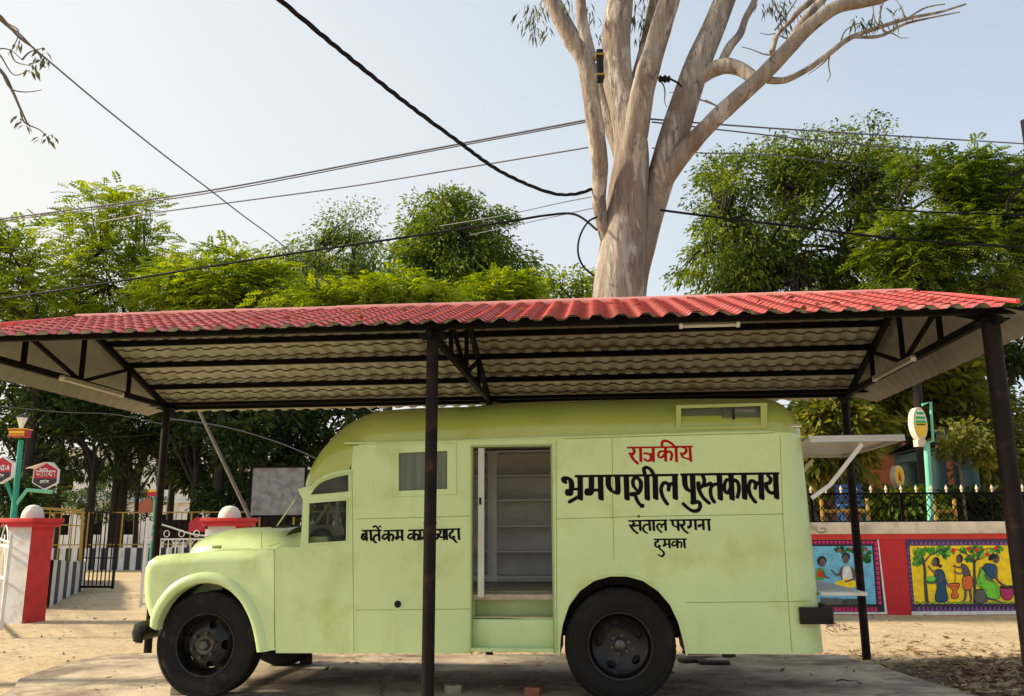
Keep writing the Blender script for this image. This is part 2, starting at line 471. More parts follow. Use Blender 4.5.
M['dirt'] = gmat()
M['concrete'] = mat('concrete', (.50, .41, .29), .85, var=.2, vs=1.6, col2=(.24, .17, .11), c2s=1.3, c2lo=.48, c2hi=.68, bump=.006, bs=22, detail=9)
cracks(M['concrete'], (.10, .07, .05), .42, .012)
stains(M['concrete'], (.10, .06, .035), 1.1, (1, 1, 1), .47, .60, .75)
stains(M['concrete'], (.62, .52, .36), 2.3, (1, 1, 1), .52, .70, .6)
xs = [-400, -150, -80, -50, -35] + list(np.arange(-25, 25.1, .5)) + [35, 50, 80, 150, 400]
ys = [-60, -20, -5] + list(np.arange(0, 42, .5)) + [50, 70, 120, 250, 900]


def gz(x, y):
    z = -.055 + .03 * noise.noise(Vector((x * .35, y * .35, 0))) + .015 * noise.noise(Vector((x * 1.1, y * 1.1, 3)))
    return z


g = MB(); g.grid([[(x, y, gz(x, y)) for x in xs] for y in ys])
tag(g.build('ground', M['dirt'], smooth=60), kind='structure')
# concrete slab under the shelter (top at z = 0)
sb = MB()
o1 = [(-4.35, 5.0), (4.35, 5.0), (4.15, 7.0), (3.95, 8.4), (3.78, 9.9), (3.45, 10.3), (0, 10.42), (-3.2, 10.55), (-4.75, 10.6), (-4.95, 9.2), (-4.62, 8.2), (-4.5, 7)]
o1 = [(v.x, v.y) for v in catmull([(a, b, 0) for a, b in o1], 5, True)]
o1 = [(a + .03 * noise.noise(Vector((a * 3, b * 3, 0))), b + .03 * noise.noise(Vector((a * 3, b * 3, 5)))) for a, b in o1]
sb.plate(o1, (), 0, -.2, mp=lambda a, b, w: (a, b, w))
tag(sb.build('concrete_pavement', M['concrete'], smooth=40), kind='structure')

# ------------------------------------------------------------------ shelter
SY = R(-5.621)
S0 = Vector((-4.439, 10.844, 0)); SL, SD, SM, SH = 8.483, 3.746, 4.174, 2.973
# NB: SD is the mid truss position along the length, SM the depth
SD, SM = 4.174, 3.746
LEN, DEP, MIDX = 8.483, None, None
LEN = 8.483; DEP = 3.746; MIDX = 4.174; HT = 2.973
shelter = empty('shelter', S0, SY, 'long open steel shelter with red tile-profile sheet roof standing over the green van', 'shelter')
# local frame: x along the length, y = -v (towards the camera is negative), z up
RIDGE = .62
OVF, OVE = .16, .30      # overhang front/back and ends
RTOP = HT + .10          # sheet height over the posts


def slope_z(v):          # v = 0 back post line .. DEP front post line
    return RTOP + (1 - abs(v - DEP / 2) / (DEP / 2)) * RIDGE


def sheet(name, v0, v1, x0, x1, mt):
    """tile-profile sheet from the ridge (v0) to the eave (v1)"""
    mb = MB()
    nu = int((x1 - x0) / .0225); L_ = math.hypot(v1 - v0, slope_z(v0) - slope_z(v1)); ncourse = 13; FR = (0.0, .03, .35, .7, 1.0); nv = ncourse * len(FR) - 1
    zz0, zz1 = slope_z(v0), RTOP - (abs(v1 - v0) - DEP / 2) * RIDGE / (DEP / 2)
    for side, off in ((0, 0), (1, -.006)):
        rows = []
        for j in range(nv + 1):
            cj, fj = divmod(j, len(FR)); fr = FR[fj]; t = (cj + fr) / ncourse; v = v0 + (v1 - v0) * t; zb = zz0 + (zz1 - zz0) * t
            st = .016 * fr
            row = []
            for i in range(nu + 1):
                x = x0 + (x1 - x0) * i / nu
                ph = (x / .19) % 1.0
                wv = .5 + .5 * math.cos(2 * PI * ph)
                wv = min(1, max(0, (wv - .18) / .6)); wv = wv * wv * (3 - 2 * wv)
                vj = v + (v1 - v0) / abs(v1 - v0) * .03 * wv + .004 * side
                row.append((x, -vj, zb + st + .024 * wv + off + .004 * noise.noise(Vector((x * .8, v, 0)))))
            rows.append(row)
        nf = len(mb.f); mb.grid(rows, side)
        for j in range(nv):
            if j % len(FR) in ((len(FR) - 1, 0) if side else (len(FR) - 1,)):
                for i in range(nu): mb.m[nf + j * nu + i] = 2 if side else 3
    return mb.build(name, mt, shelter, smooth=50, recalc=False, weld=0)


mt = [M['roofred'], M['roofunder'], M['underedge'], M['roofstep']]
o = sheet('roof_sheet', DEP / 2, DEP + OVF, -.10, LEN + .10, mt); o['label'] = 'front slope of red tile-profile roofing sheet'
o = sheet('roof_sheet', DEP / 2, -OVF - .2, -.10, LEN + .10, mt); o['label'] = 'back slope of roofing sheet showing its cream underside'
# hipped end sheets, steep
for sgn, xb in ((-1, -.10), (1, LEN + .10)):
    mb = MB()
    n = 300; rows = []; rows2 = []
    for i in range(n + 1):
        v = -OVF - .1 + (DEP + 2 * OVF + .1) * i / n
        zt = RTOP + max(-.08, (1 - abs(v - DEP / 2) / (DEP / 2)) * RIDGE) 
        r_ = []
        for j in range(11):
            t = j / 10; zb = HT - .06
            ph = (v / .19) % 1.0; wv = .5 + .5 * math.cos(2 * PI * ph); wv = min(1, max(0, (wv - .55) / .35)); wv = -wv
            outx = OVE * t * (0.3 + .7 * 1)
            r_.append(Vector((xb + sgn * (outx + .02 * wv * (1 if t > .02 else 0)), -v, zt + (zb - zt) * t + .01 * ((t * 3) % 1))))
        rows.append(r_); rows2.append([p - Vector((sgn * .008, 0, .003)) for p in r_])
    mb.grid(rows, 0); mb.grid(rows2, 1)
    # triangular red flap running down from the ridge end to the eave corners
    o = mb.build('end_sheet', [M['roofred'], M['endsheet']], shelter, smooth=50, recalc=False, weld=0)
    # hip caps
    mb = MB()
    for v in (DEP + OVF, -OVF - .1):
        mb.tube([(xb, -DEP / 2, RTOP + RIDGE + .02), (xb + sgn * .02, -(DEP / 2 + (v - DEP / 2) * .5), RTOP + RIDGE * .5 + .02), (xb + sgn * .04, -v, RTOP - .0)], .018, 8)
    mb.build('hip_cap', M['roofred'], shelter)
mb = MB()
for i in range(9):
    a = -.12 + i * (LEN + .24) / 9; b = a + (LEN + .24) / 9 + .02
    mb.tube([(a, -DEP / 2, RTOP + RIDGE + .004 + .004 * (i % 2)), (b, -DEP / 2, RTOP + RIDGE + .002 + .004 * (i % 2))], .055, 12)
mb.build('ridge_cap', M['cap'], shelter)
# posts
posts = [(0, 0, .048), (MIDX + .0, 0, .045), (LEN + .03, -.30, .048), (0, DEP, .06), (MIDX + .012, DEP, .048), (LEN, DEP, .066)]
for x, v, r_ in posts:
    mb = MB(); mb.tube([(x, -v, -.12), (x, -v, .6), (x, -v, HT - .02)], [r_, r_, r_], 14)
    mb.tube([(x, -v, HT * .5 - .01), (x, -v, HT * .5 + .01)], r_ * 1.06, 14)
    o = mb.build('post', M['steel'], shelter)
    mb = MB(); mb.box((x, -v, HT - .012), (.2, .2, .012)); mb.build('cap_plate', M['steeld'], o).parent = o
# trusses
for x in (0, MIDX, LEN):
    t = MB(); t.bar((x, .05, HT + .02), (x, -DEP - .05, HT + .02), .05, .06); tr_ = t.build('roof_truss', M['steeld'], shelter); t = MB()
    top = lambda v: slope_z(v) - .075
    t.bar((x, .25, top(0) - .10), (x, -DEP / 2, top(DEP / 2)), .05, .06)
    t.build('rafter', M['steeld'], tr_); t = MB()
    t.bar((x, -DEP - .15, top(DEP) - .06), (x, -DEP / 2, top(DEP / 2)), .05, .06)
    t.build('rafter', M['steeld'], tr_)
    for k in (1, 2, 3):
        v = DEP * k / 4
        t = MB(); t.bar((x, -v, HT + .02), (x, -v, top(v)), .04, .04); t.build('upright', M['steeld'], tr_)
    for k in (1, 3): t = MB(); t.bar((x, -DEP / 2, HT + .03), (x, -k * DEP / 4, top(k * DEP / 4)), .035, .035); t.build('strut', M['steeld'], tr_)
# purlins
for v in (-.12, .42, .95, 1.42, DEP - 1.42, DEP - .95, DEP - .45):
    z = RTOP + (1 - abs(v - DEP / 2) / (DEP / 2)) * RIDGE - .038
    p_ = MB(); p_.bar((-.06, -v, z), (LEN + .06, -v, z), .05, .06); p_.build('purlin', M['steeld'], shelter)
for v, e in ((0, 0), (DEP, .12)):
    p_ = MB(); p_.bar((-.36, -v, HT + .045 + .025 * (v > 1)), (LEN + .36, -v, HT + .045 + .025 * (v > 1)), .05, .045); p_.build('eave_beam', M['steeld'], shelter)
SMW = Matrix.Translation(S0) @ Matrix.Rotation(SY, 4, 'Z')


def tubelight(x, v, along, label, ln=1.1):
    c = SMW @ Vector((x, -v, HT + (.05 if along == 'x' else 0)))
    t = empty('tube_light', c, SY + (PI / 2 if along == 'v' else 0), label, 'tube light', 'tube lights under the shelter roof')
    m_ = MB(); m_.box((0, 0, .012), (ln + .05, .045, .022)); m_.build('housing', M['endsheet'], t, bevel=.004)
    m_ = MB(); m_.tube([(-ln / 2, 0, -.018), (ln / 2, 0, -.018)], .014, 10); m_.build('tube', M['tubelight'], t)
    for s in (-1, 1):
        m_ = MB(); m_.box((s * (ln / 2 + .012), 0, -.014), (.025, .045, .04)); m_.build('end_holder', M['white'], t)


tubelight(.055, 1.72, 'v', 'white tube light fixed along the bottom rail of the left end truss')
tubelight(LEN - .055, 1.72, 'v', 'white tube light fixed along the bottom rail of the right end truss')
tubelight(MIDX + 2.22, DEP - .06, 'x', 'short white tube light fixed behind the front eave beam right of the middle post', .42)

# a few fallen leaves lying on the front roof slope
_rs = np.random.RandomState(21); _V = []
for _ in range(90):
    x = _rs.uniform(0, LEN); v = _rs.uniform(DEP / 2 + .1, DEP + .1); z = slope_z(v) + .045; a = _rs.rand() * 6.28; s_ = _rs.uniform(.03, .07)
    c = np.array(SMW @ Vector((x, -v, z))); d = np.array([math.cos(a), math.sin(a), .1]) * s_; e = np.array([-math.sin(a), math.cos(a), .3]) * s_ * .35
    _V.append([c - d, c + e, c + d, c - e])
tag(quads_obj('leaf_litter', np.array(_V), leafmat('roof_leaf', (.10, .07, .03), (.22, .18, .06), (.40, .34, .14), .1, .8)), 'few dry leaves fallen on the red roof sheets', 'leaf litter', kind='stuff')
# ------------------------------------------------------------------ the van
VY = R(-6)
VO = onground(622, 706)
VO.z = 0
van = empty('library_van', VO, VY, 'old round-nosed pale green mobile library van with black Hindi lettering, parked under the shelter', 'van')
VM = Matrix.Translation(VO) @ Matrix.Rotation(VY, 4, 'Z')
VI = VM.inverted()
RI = VI.to_3x3()
W = 2.06


def side(px, py, w=0.0):
    """point of the van's side plane (local y = w) seen at a photo position -> (u, z)"""
    o = VI @ C0; d = RI @ ray(px, py)
    t = (w - o.y) / d.y
    p = o + d * t
    return (p.x, p.z)


def onz(px, py, z):
    o = VI @ C0; d = RI @ ray(px, py)
    return o + d * ((z - o.z) / d.z)


def S(pts, w=0.0): return [side(x, y, w) for x, y in pts]


uF = side(298, 487)[0]          # windscreen
uR = side(823, 652, .24)[0]
ZB = .40
def arc(cx, cy, rx, ry, a0, a1, n):
    return [(cx + rx * math.cos(R(a0 + (a1 - a0) * i / n)), cy + ry * math.sin(R(a0 + (a1 - a0) * i / n))) for i in range(n + 1)]


# rear arch opening (photo px 560..686 wide at the bottom, top at 577)
arch_px = [(560, 656), (560.5, 640), (563, 624), (569, 606), (580, 591), (594, 581), (610, 576.5), (627, 576.5), (643, 581), (658, 591), (670, 605), (678, 622), (683, 640), (686, 656)]
zs_px = [(298, 489), (304, 487.5), (311, 485.5), (317, 480.5), (325, 475), (336, 471.5), (345, 470), (351, 469.5), (353.5, 446.5), (360, 445), (380, 444), (400, 443)]
zs = S(zs_px)
def zs_at(u):
    if u <= zs[0][0]: return zs[0][1]
    for (a, za), (b, zb) in zip(zs, zs[1:]):
        if u <= b: return za + (zb - za) * (u - a) / (b - a)
    return zs[-1][1] + (2.24 - zs[-1][1]) * min(1, (u - zs[-1][0]) / 1.0)
RC = .26
uS = uR - RC                    # where the rear corner starts
bottom = lambda px: side(px, 655)[0]
door = [(472, 657), (471.5, 600), (471, 550), (470.5, 500), (470.5, 446), (549, 444), (551.5, 520), (554, 590), (556, 657)]
dl, dr = side(471, 520)[0], side(553, 520)[0]
dt = side(510, 445)[1]
outer = [side(276, 650), side(274, 600), side(274, 549.5), side(300, 546.5), side(303, 520), side(303, 500), side(299, 492)]
outer += zs
us = [zs[-1][0] + (uS - zs[-1][0]) * i / 8 for i in range(1, 9)]
outer += [(u, zs_at(u)) for u in us]
a2 = S(arch_px)
zbt = lambda u: .385 + .035 * (u + 3.3) / 4.9
outer[-1] = (uS - .0, outer[-1][1])
outer += [(uS, zbt(uS)), (a2[-1][0], zbt(1))] + a2[::-1][1:-1] + [(a2[0][0], zbt(0))] + [(dr, zbt(dr)), (dr, dt), (dl, dt), (dl, zbt(dl))]
outer[0] = (outer[0][0], zbt(outer[0][0]))
wupper = S([(310.5, 495), (314, 489), (319, 484), (325, 480.5), (336, 477), (349, 474.5), (349, 491.5), (330, 493.5)])
wlower = S([(309, 503), (347, 500), (346.5, 541), (308, 543.5)])
wside = S([(399, 453), (447.5, 451), (447.5, 489), (399, 491)])
b = MB()
b.plate(outer, [wupper, wlower, wside], 0, .03)
body = b.build('body_side', M['van'], van, smooth=30)
# far side: same outline without the entrance
b = MB()
uaF = [p for p in outer]
far_outer = [outer[0], outer[1], outer[2], outer[3], outer[4], outer[5], outer[6]] + zs + [(u, zs_at(u)) for u in us] + [(uS, zbt(uS)), (a2[-1][0], zbt(1))] + a2[::-1][1:-1] + [(a2[0][0], zbt(0))]
b.plate(far_outer, [wupper, wlower], W - .03, W)
b.build('body_side', M['van'], van, smooth=30)
# rear: rounded corners and flat back with a large hatch opening
hz0, hz1 = side(818, 592, .2)[1] - .02, 2.10
rows = []
path = []
for i in range(9):
    a = R(90 * i / 8); path.append((uS + RC * math.sin(a), RC - RC * math.cos(a)))
zz = [.42, .8, hz0, 1.4, 1.8, hz1, 2.24]
SHR = lambda x, z: x - .05 * max(0, z - .4) / 1.84 * min(1, max(0, (x - uS + .3) / .3))
for x, y in path: rows.append([(SHR(x, z), y, z) for z in zz])
b = MB(); b.grid(rows)
rw = MB()
rw.plate([(RC, .42), (W - RC, .42), (W - RC, 2.24), (RC, 2.24)], [[(.34, hz0), (W - .34, hz0), (W - .34, hz1), (.34, hz1)]], uR, uR - .03, mp=lambda a, c, w: (SHR(w, c), a, c))
rp = b.build('rear_corner', M['van'], van, smooth=40)
b = MB(); b.grid([[(SHR(x, z), W - y, z) for z in zz] for x, y in path]); b.build('rear_corner', M['van'], van, smooth=40)
rw.build('rear_panel', M['van'], van)

# roof loft
NX = 2.7
def rsec(u, zsv, h, wi, n=36):
    row = []
    for i in range(n + 1):
        a = PI * i / n
        c = math.cos(a); t = -math.copysign(abs(c) ** (2 / NX), c); s = max(0.0, math.sin(a)) ** (2 / NX)
        row.append((u, W / 2 + t * (W / 2 - wi), zsv + h * s))
    return row
top_px = [(298, 487), (300, 476), (303, 463), (309, 450), (316, 439), (325, 427.5), (336, 417.5), (345, 412.3), (351, 409.6), (353.5, 408.8), (370, 406), (400, 403.5), (460, 402)]
HF = .30
rows = []
tp = S(top_px, .35)
first = True
nose = {0: .34, 1: .17, 2: .09, 3: .03}
for k, (u, z) in enumerate(tp):
    uu = S([top_px[k]])[0][0]
    zsv = zs_at(uu)
    if k == 0: rows.append(rsec(uu - .012, zsv - .0, .012, .30))
    else: rows.append(rsec(uu, zsv, max(.03, z - zsv), nose.get(k, 0)))
hlast = rows[-1][18][2] - zs_at(tp[-1][0])
for i in range(1, 13):
    u = tp[-1][0] + (uS - tp[-1][0]) * i / 12
    rows.append(rsec(u, zs_at(u), hlast + .02 * math.sin(PI * i / 12) , 0))
for i in range(1, 9):
    a = R(90 * i / 8 - (1.5 if i == 8 else 0))
    rows.append(rsec(uS + RC * math.sin(a) , 2.24, hlast * math.cos(a) ** .75, RC * (1 - math.cos(a)) * .95))
rows = [[(SHR(x, z), y, z) for x, y, z in r_] for r_ in rows]
b = MB(); b.grid(rows)
b.add(rows[-1], [tuple(range(len(rows[-1])))])
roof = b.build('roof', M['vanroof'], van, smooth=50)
# visor lip over the windscreen and the gutter rails
b = MB()
b.tube([(rows[0][k][0] - .01, rows[0][k][1], rows[0][k][2]) for k in range(0, 37, 2)], .014, 6)
b.build('visor_lip', M['van'], roof)
b = MB()
gl = [side(x, y) for x, y in [(345, 443.2), (400, 442.5), (470, 440.5), (560, 437.5), (640, 435), (700, 433), (770, 431.5)]]
b.tube([(u, -.006, z) for u, z in gl], .011, 6)
g2 = S([(770, 431.5), (779, 432), (785, 434), (790, 439)])
b.tube([(u, -.006 + .03 * i, z) for i, (u, z) in enumerate(g2)], .011, 6)
b.build('gutter_rail', M['van'], van)
b = MB(); gl = S([(345, 427), (400, 427), (450, 426), (620, 424)])
# small marker box near the front top, panel seams as thin cover strips
seams = MB()
def seam(pts, r_=.003, w=-.0005):
    q = S(pts); seams.tube([(u, w, z) for u, z in q], r_, 4)
seam([(352, 470), (353, 560), (353.5, 652)])
seam([(356, 519), (400, 518), (470, 516)])
seam([(356, 610), (420, 609.5), (470, 609)])
seam([(471, 446), (471.5, 540), (472, 655)])
seam([(557, 519), (640, 516.5), (784, 514)])
seam([(612, 437), (613, 520), (614, 560)])
seam([(780, 436), (783, 520), (788, 600), (792, 652)])
seam([(686, 602.5), (740, 602), (790, 601.5), (812, 601)])
seam([(565, 439), (640, 436.5), (775, 433)])
seam([(274, 549), (274, 600), (275, 648)], .005)
seam([(556, 440), (556.5, 560), (557, 650)], .003)
seams.build('panel_seams', M['vandark'], van)
# side window frames
def ring(pts_out, pts_in, w0, w1, name, m, parent):
    q = MB(); q.plate(S(pts_out), [S(pts_in)], w0, w1); return q.build(name, m, parent)
wf = ring([(392.5, 446.5), (456, 444), (456.5, 494), (393, 497)], [(399, 453), (447.5, 451), (447.5, 489), (399, 491)], -.012, .002, 'side_window', M['van'], van)
q = MB(); q.plate(wside, (), .012, .016); q.build('pane', M['frost'], wf)
# rear upper window, standing proud of the curve
wz0, wz1 = side(720, 429)[1], side(720, 405)[1]
o_ = [(676, 430), (676, 405.5), (767, 403), (767, 428.5)]
i_ = [(681, 427.5), (681, 408.5), (760.5, 406), (760.5, 425)]
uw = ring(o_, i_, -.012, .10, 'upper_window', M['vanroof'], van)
q = MB(); q.plate(S([(680, 428), (680, 408), (724, 407), (724, 427)]), (), .03, .034); q.plate(S([(722, 427), (722, 407), (762, 406), (762, 426)]), (), .02, .024); q.build('pane', glassmat('upper_glass', (.05, .06, .04), .35, .04), uw)
q = MB(); u0 = side(735, 420)[0]; u1 = side(757, 420)[0]; q.bb(u0, u1, .05, .06, side(740, 424)[1], side(740, 408)[1]); q.build('curtain', mat('curtain_cloth', (.80, .62, .58), .8, var=.15, vs=20), uw)
q = MB(); u0 = side(734, 420)[0]; q.bb(u0 - .012, u0 + .012, .015, .035, wz0 + .03, wz1 - .03); q.build('mullion', M['black'], uw)
# cab window frames, glass
for pts, nm in (([(310.5, 495), (314, 489), (319, 484), (325, 480.5), (336, 477), (349, 474.5), (349, 491.5), (330, 493.5)], 'quarter_window'),
                ([(309, 503), (347, 500), (346.5, 541), (308, 543.5)], 'cab_window')):
    cx = sum(p[0] for p in pts) / len(pts); cy = sum(p[1] for p in pts) / len(pts)
    po = [(cx + (x - cx) * 1.06, cy + (y - cy) * 1.07) for x, y in pts]
    f_ = ring(po, [(cx + (x - cx) * .985, cy + (y - cy) * .985) for x, y in pts], -.008, .004, nm, M['van'], van)
    q = MB(); q.plate(S(pts), (), .018, .021); q.build('pane', glassmat(nm + '_glass', (.02, .03, .02), .15 if nm == 'cab_window' else .5), f_)
    q = MB(); q.plate(S(pts), (), W - .021, W - .018); q.build('pane', glassmat('far_glass', (.03, .04, .03), .15), f_)
b = MB(); b.tube([(*side(353, 474),) [:1] + (-.012, side(353, 474)[1]), (side(350, 472.5)[0], -.016, side(350, 472.5)[1]), (side(335, 475)[0], -.016, side(335, 475)[1]), (side(322, 479)[0], -.016, side(322, 479)[1]), (side(310, 489)[0], -.014, side(310, 489)[1])], .007, 6)
b.build('rain_strip', M['van'], van)
# windscreen wall
zc = 1.42; zt = zs[0][1]
b = MB()
b.plate([(.03, 1.25), (W - .03, 1.25), (W - .03, zt + .02), (.03, zt + .02)], [[(.14, zc + .06), (W / 2 - .03, zc + .06), (W / 2 - .03, zt - .03), (.20, zt - .03)], [(W / 2 + .03, zc + .06), (W - .14, zc + .06), (W - .20, zt - .03), (W / 2 + .03, zt - .03)]],
        0, .03, mp=lambda a, c, w: (uF + .04 + w - (c - 1.0) * .0, a, c))
ws = b.build('windscreen_frame', M['van'], van)
b = MB(); b.bb(uF + .05, uF + .056, .12, W - .12, zc + .05, zt - .02); b.build('windscreen', M['glass'], ws)
# interior: floor, lining, shelves
zf = side(512, 594)[1] + .0
b = MB(); b.bb(uF + .1, uR - .05, .64, W - .64, zf - .05, zf - .008); b.bb(dl - .5, dr + .04, .04, .64, zf - .05, zf - .008); b.bb(dl - .5, a2[0][0] - .02, W - .64, W - .04, zf - .05, zf - .008)
b.build('floor_deck', M['brickgrey'], van)
inn = MB()
inn.bb(dl - .62, uR - .06, W - .045, W - .035, zf, 2.28)
inn.bb(dl - .65, dl - .62, .45, W - .05, zf, 2.28)
inn.bb(dl - .65, uR - .08, .05, W - .05, 2.29, 2.30)
inn.bb(dr + .02, dr + .04, .05, .5, zf, 2.28)
inn.build('inner_lining', M['greyd'], van)
shf = MB()
swb = W - .36
# shelf positions measured through the doorway, taken at the shelf front
zsh = [side(525, y, swb)[1] for y in (475.5, 500, 526, 551.5)]
zbase = side(525, 577, swb)[1]
ux0, ux1 = dl - .6, uR - .12
for z in zsh: shf.bb(ux0, ux1, swb, W - .05, z - .008, z + .008)
bs = MB()
shelf = shf.build('bookshelf', M['grey'], van)
for px in (492.5, 570, 640, 700):
    u = side(px, 500, swb)[0]
    q = MB(); q.bb(u - .05, u + .05, swb - .03, swb - .005, zbase - .02, 2.26); q.bb(u - .02, u + .02, swb - .045, swb - .03, zbase - .02, 2.26); q.bb(u - .065, u + .065, swb - .05, swb, zf, zbase + .02)
    q.build('upright', M['grey'], shelf, bevel=.004)
q = MB(); q.bb(ux0, ux1, swb - .02, W - .05, zf, zbase - .02); q.bb(ux0, ux1, swb - .04, W - .05, zbase - .02, zbase + .012)
q.build('base_cabinet', M['grey'], shelf)
q = MB(); q.bb(ux0, ux1, swb - .01, W - .05, side(525, 452, swb)[1], 2.27); q.build('pelmet', M['grey'], shelf)
# entrance: frame, leaf, steps
q = MB()
q.bb(dl, dl + .012, -.008, .06, zbt(dl), dt); q.bb(dr - .012, dr, -.008, .06, zbt(dr), dt); q.bb(dl, dr, -.008, .06, dt - .015, dt)
df = q.build('entrance_frame', M['vandark'], van)
q = MB()
lx = side(480, 520)[0]
q.bb(lx, lx + .025, .02, .09, zf - .03, dt - .02)
q.bb(lx - .02, lx + .035, .012, .03, zf - .03, dt - .02)
lf = q.build('door_leaf', mat('leaf_paint', (.50, .53, .45), .5, var=.1), van, bevel=.003)
q = MB(); zz_ = side(481, 501)[1]; q.tube([(lx + .0, .008, zz_ - .03), (lx, .008, zz_ + .03)], .01, 8); q.build('handle', M['black'], lf)
z1, z2 = side(512, 618)[1], side(512, 648)[1]
s_ = MB()
s_.bb(dl + .01, dr - .012, .30, .33, z1 - .25, zf - .01)   # upper riser
s_.bb(dl + .01, dr - .012, .10, .30, z1 - .02, z1)         # tread
s_.bb(dl + .01, dr - .012, .08, .10, z2 - .02, z1 - .02)    # riser
s_.bb(dl + .01, dr - .012, -.03, .10, z2 - .03, z2)         # bottom tread
s_.bb(dl, dl + .01, .0, .34, zbt(0), zf); s_.bb(dr - .012, dr - .002, .0, .34, zbt(0), zf)
s_.build('entrance_steps', M['van'], van, bevel=.004)
q = MB(); q.bb(dl + .01, dr - .012, .28, .36, zf - .01, zf + .006); q.bb(dl + .01, dr - .012, .085, .12, z1 - .001, z1 + .006); q.build('step_nosing', mat('worn_nosing', (.30, .26, .14), .7, var=.3, vs=14), van, bevel=.002)
# fuel filler
fu, fz = side(398, 604)
q = MB(); q.lathe([(.055, -.001), (.055, -.004), (.05, -.006), (.0, -.006)], (fu, 0, fz), 'y', 24); pl = q.build('filler_plate', M['van'], van)
q = MB(); q.lathe([(.03, -.006), (.03, -.014), (.022, -.018), (.020, -.012), (0, -.012)], (fu, 0, fz), 'y', 20); q.build('filler_cap', M['black'], pl)

# ---- fender, hood, nose
fdr_out = [(275.5, 648), (275, 600), (274, 551)]
ftop = [(274, 549.5), (250, 549.5), (225, 550.5), (200, 552), (180, 553.5), (163, 554.5), (151, 556.5), (145, 561), (141.5, 568), (140.3, 578), (140.3, 592), (141.5, 604), (145, 616), (150, 625), (156.5, 631)]
farch = [(157.5, 630), (159, 621), (163, 611), (168.5, 602.5), (176, 594.5), (186, 588), (197, 584), (208, 583), (219, 585), (230, 591), (240, 601), (248, 615), (253, 630), (256, 645), (257, 652)]
fo = S(fdr_out[::-1][::-1])
OUTL = S([(275.5, 650), (275, 600)] + ftop[:]) + S(farch)
FW = -.0
for mir in (0, 1):
    mpp = (lambda a, c, w: (a, w, c)) if not mir else (lambda a, c, w: (a, W - w, c))
    # side skin: pulled inward smoothly near its top and front edges so that it is rounded
    cxs = [p for p in S(ftop)]
    def infl(a, c, w):
        d = min(math.hypot(a - p[0], c - p[1]) for p in dense)
        r0 = .10
        ins = 0 if d > r0 else r0 * (1 - math.sqrt(max(0, 1 - ((r0 - d) / r0) ** 2)))
        y = w + ins
        return (a, y if not mir else W - y, c)
    dense = []
    for p, q_ in zip(cxs, cxs[1:]):
        dense += [(p[0] + (q_[0] - p[0]) * i / 6, p[1] + (q_[1] - p[1]) * i / 6) for i in range(6)]
    dense = dense[5:]
    ex = []
    for k in range(1, 8):
        dd = .10 * (k / 7) ** 1.0
        for i in range(1, len(dense) - 2, 2):
            t_ = Vector(dense[i + 1]) - Vector(dense[i - 1]); t_.normalize(); nn = Vector((-t_.y, t_.x))
            p = Vector(dense[i]) + nn * dd
            ex.append((p.x, p.y))
    fm = MB(); fm.plate(OUTL, (), 0, .1, mp=infl, extra=ex, back=False)
    # top and front skin: sweep of the outline across the width
    rows = [[(u, (.10 + (0.42 - .10) * k / 8) if not mir else W - (.10 + .32 * k / 8), z + (.0 if k < 2 else .0)) for u, z in cxs] for k in range(9)]
    fm.grid(rows)
    fe = fm.build('front_fender', M['van'], van, smooth=50, recalc=False)
    # raised flange round the wheel opening
    fl = S(farch); q = MB()
    prof = [(-.004, .0), (-.018, .006), (-.028, .022), (-.026, .055), (-.012, .085), (.004, .10)]
    pts = catmull([(u, 0, z) for u, z in fl], 4); cxr = side(206, 648)
    rr = []
    for w_, dr_ in prof:
        row = []
        for p in pts:
            d = Vector((p.x - cxr[0], p.z - cxr[1] + .06)); d.normalize()
            x_, z_ = p.x + d.x * dr_, p.z + d.y * dr_
            if x_ < fl[0][0] - .07: x_ = fl[0][0] - .07
            row.append((x_, w_ if not mir else W - w_, z_))
        rr.append(row)
    q.grid(rr)
    q.grid([[ (p.x, (-.006 if not mir else W + .006), p.z) for p in pts], [(p.x, (.12 if not mir else W - .12), p.z) for p in pts]])
    q.build('wheel_arch_flange', M['van'], fe, smooth=60, recalc=False)
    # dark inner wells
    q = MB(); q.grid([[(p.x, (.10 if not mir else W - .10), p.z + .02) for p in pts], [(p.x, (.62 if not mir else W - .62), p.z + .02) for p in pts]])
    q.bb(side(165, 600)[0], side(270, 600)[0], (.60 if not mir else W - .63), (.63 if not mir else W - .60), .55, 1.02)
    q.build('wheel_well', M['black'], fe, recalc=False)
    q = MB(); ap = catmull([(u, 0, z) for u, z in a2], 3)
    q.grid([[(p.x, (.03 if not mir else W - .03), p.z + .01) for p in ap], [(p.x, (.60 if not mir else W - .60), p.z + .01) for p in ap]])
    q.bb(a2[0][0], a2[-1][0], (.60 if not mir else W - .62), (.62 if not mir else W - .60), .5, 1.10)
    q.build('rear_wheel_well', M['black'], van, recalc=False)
    q = MB()
    rr = []
    for w_, dr_ in ((.03, .0), (-.006, .0), (-.008, .012), (-.002, .02)):
        rr.append([(p.x + (p.x - .0) / .5 * dr_, (w_ if not mir else W - w_), p.z + dr_) for p in ap])
    q.grid(rr); q.build('rear_arch_edge', M['van'], van, recalc=False)

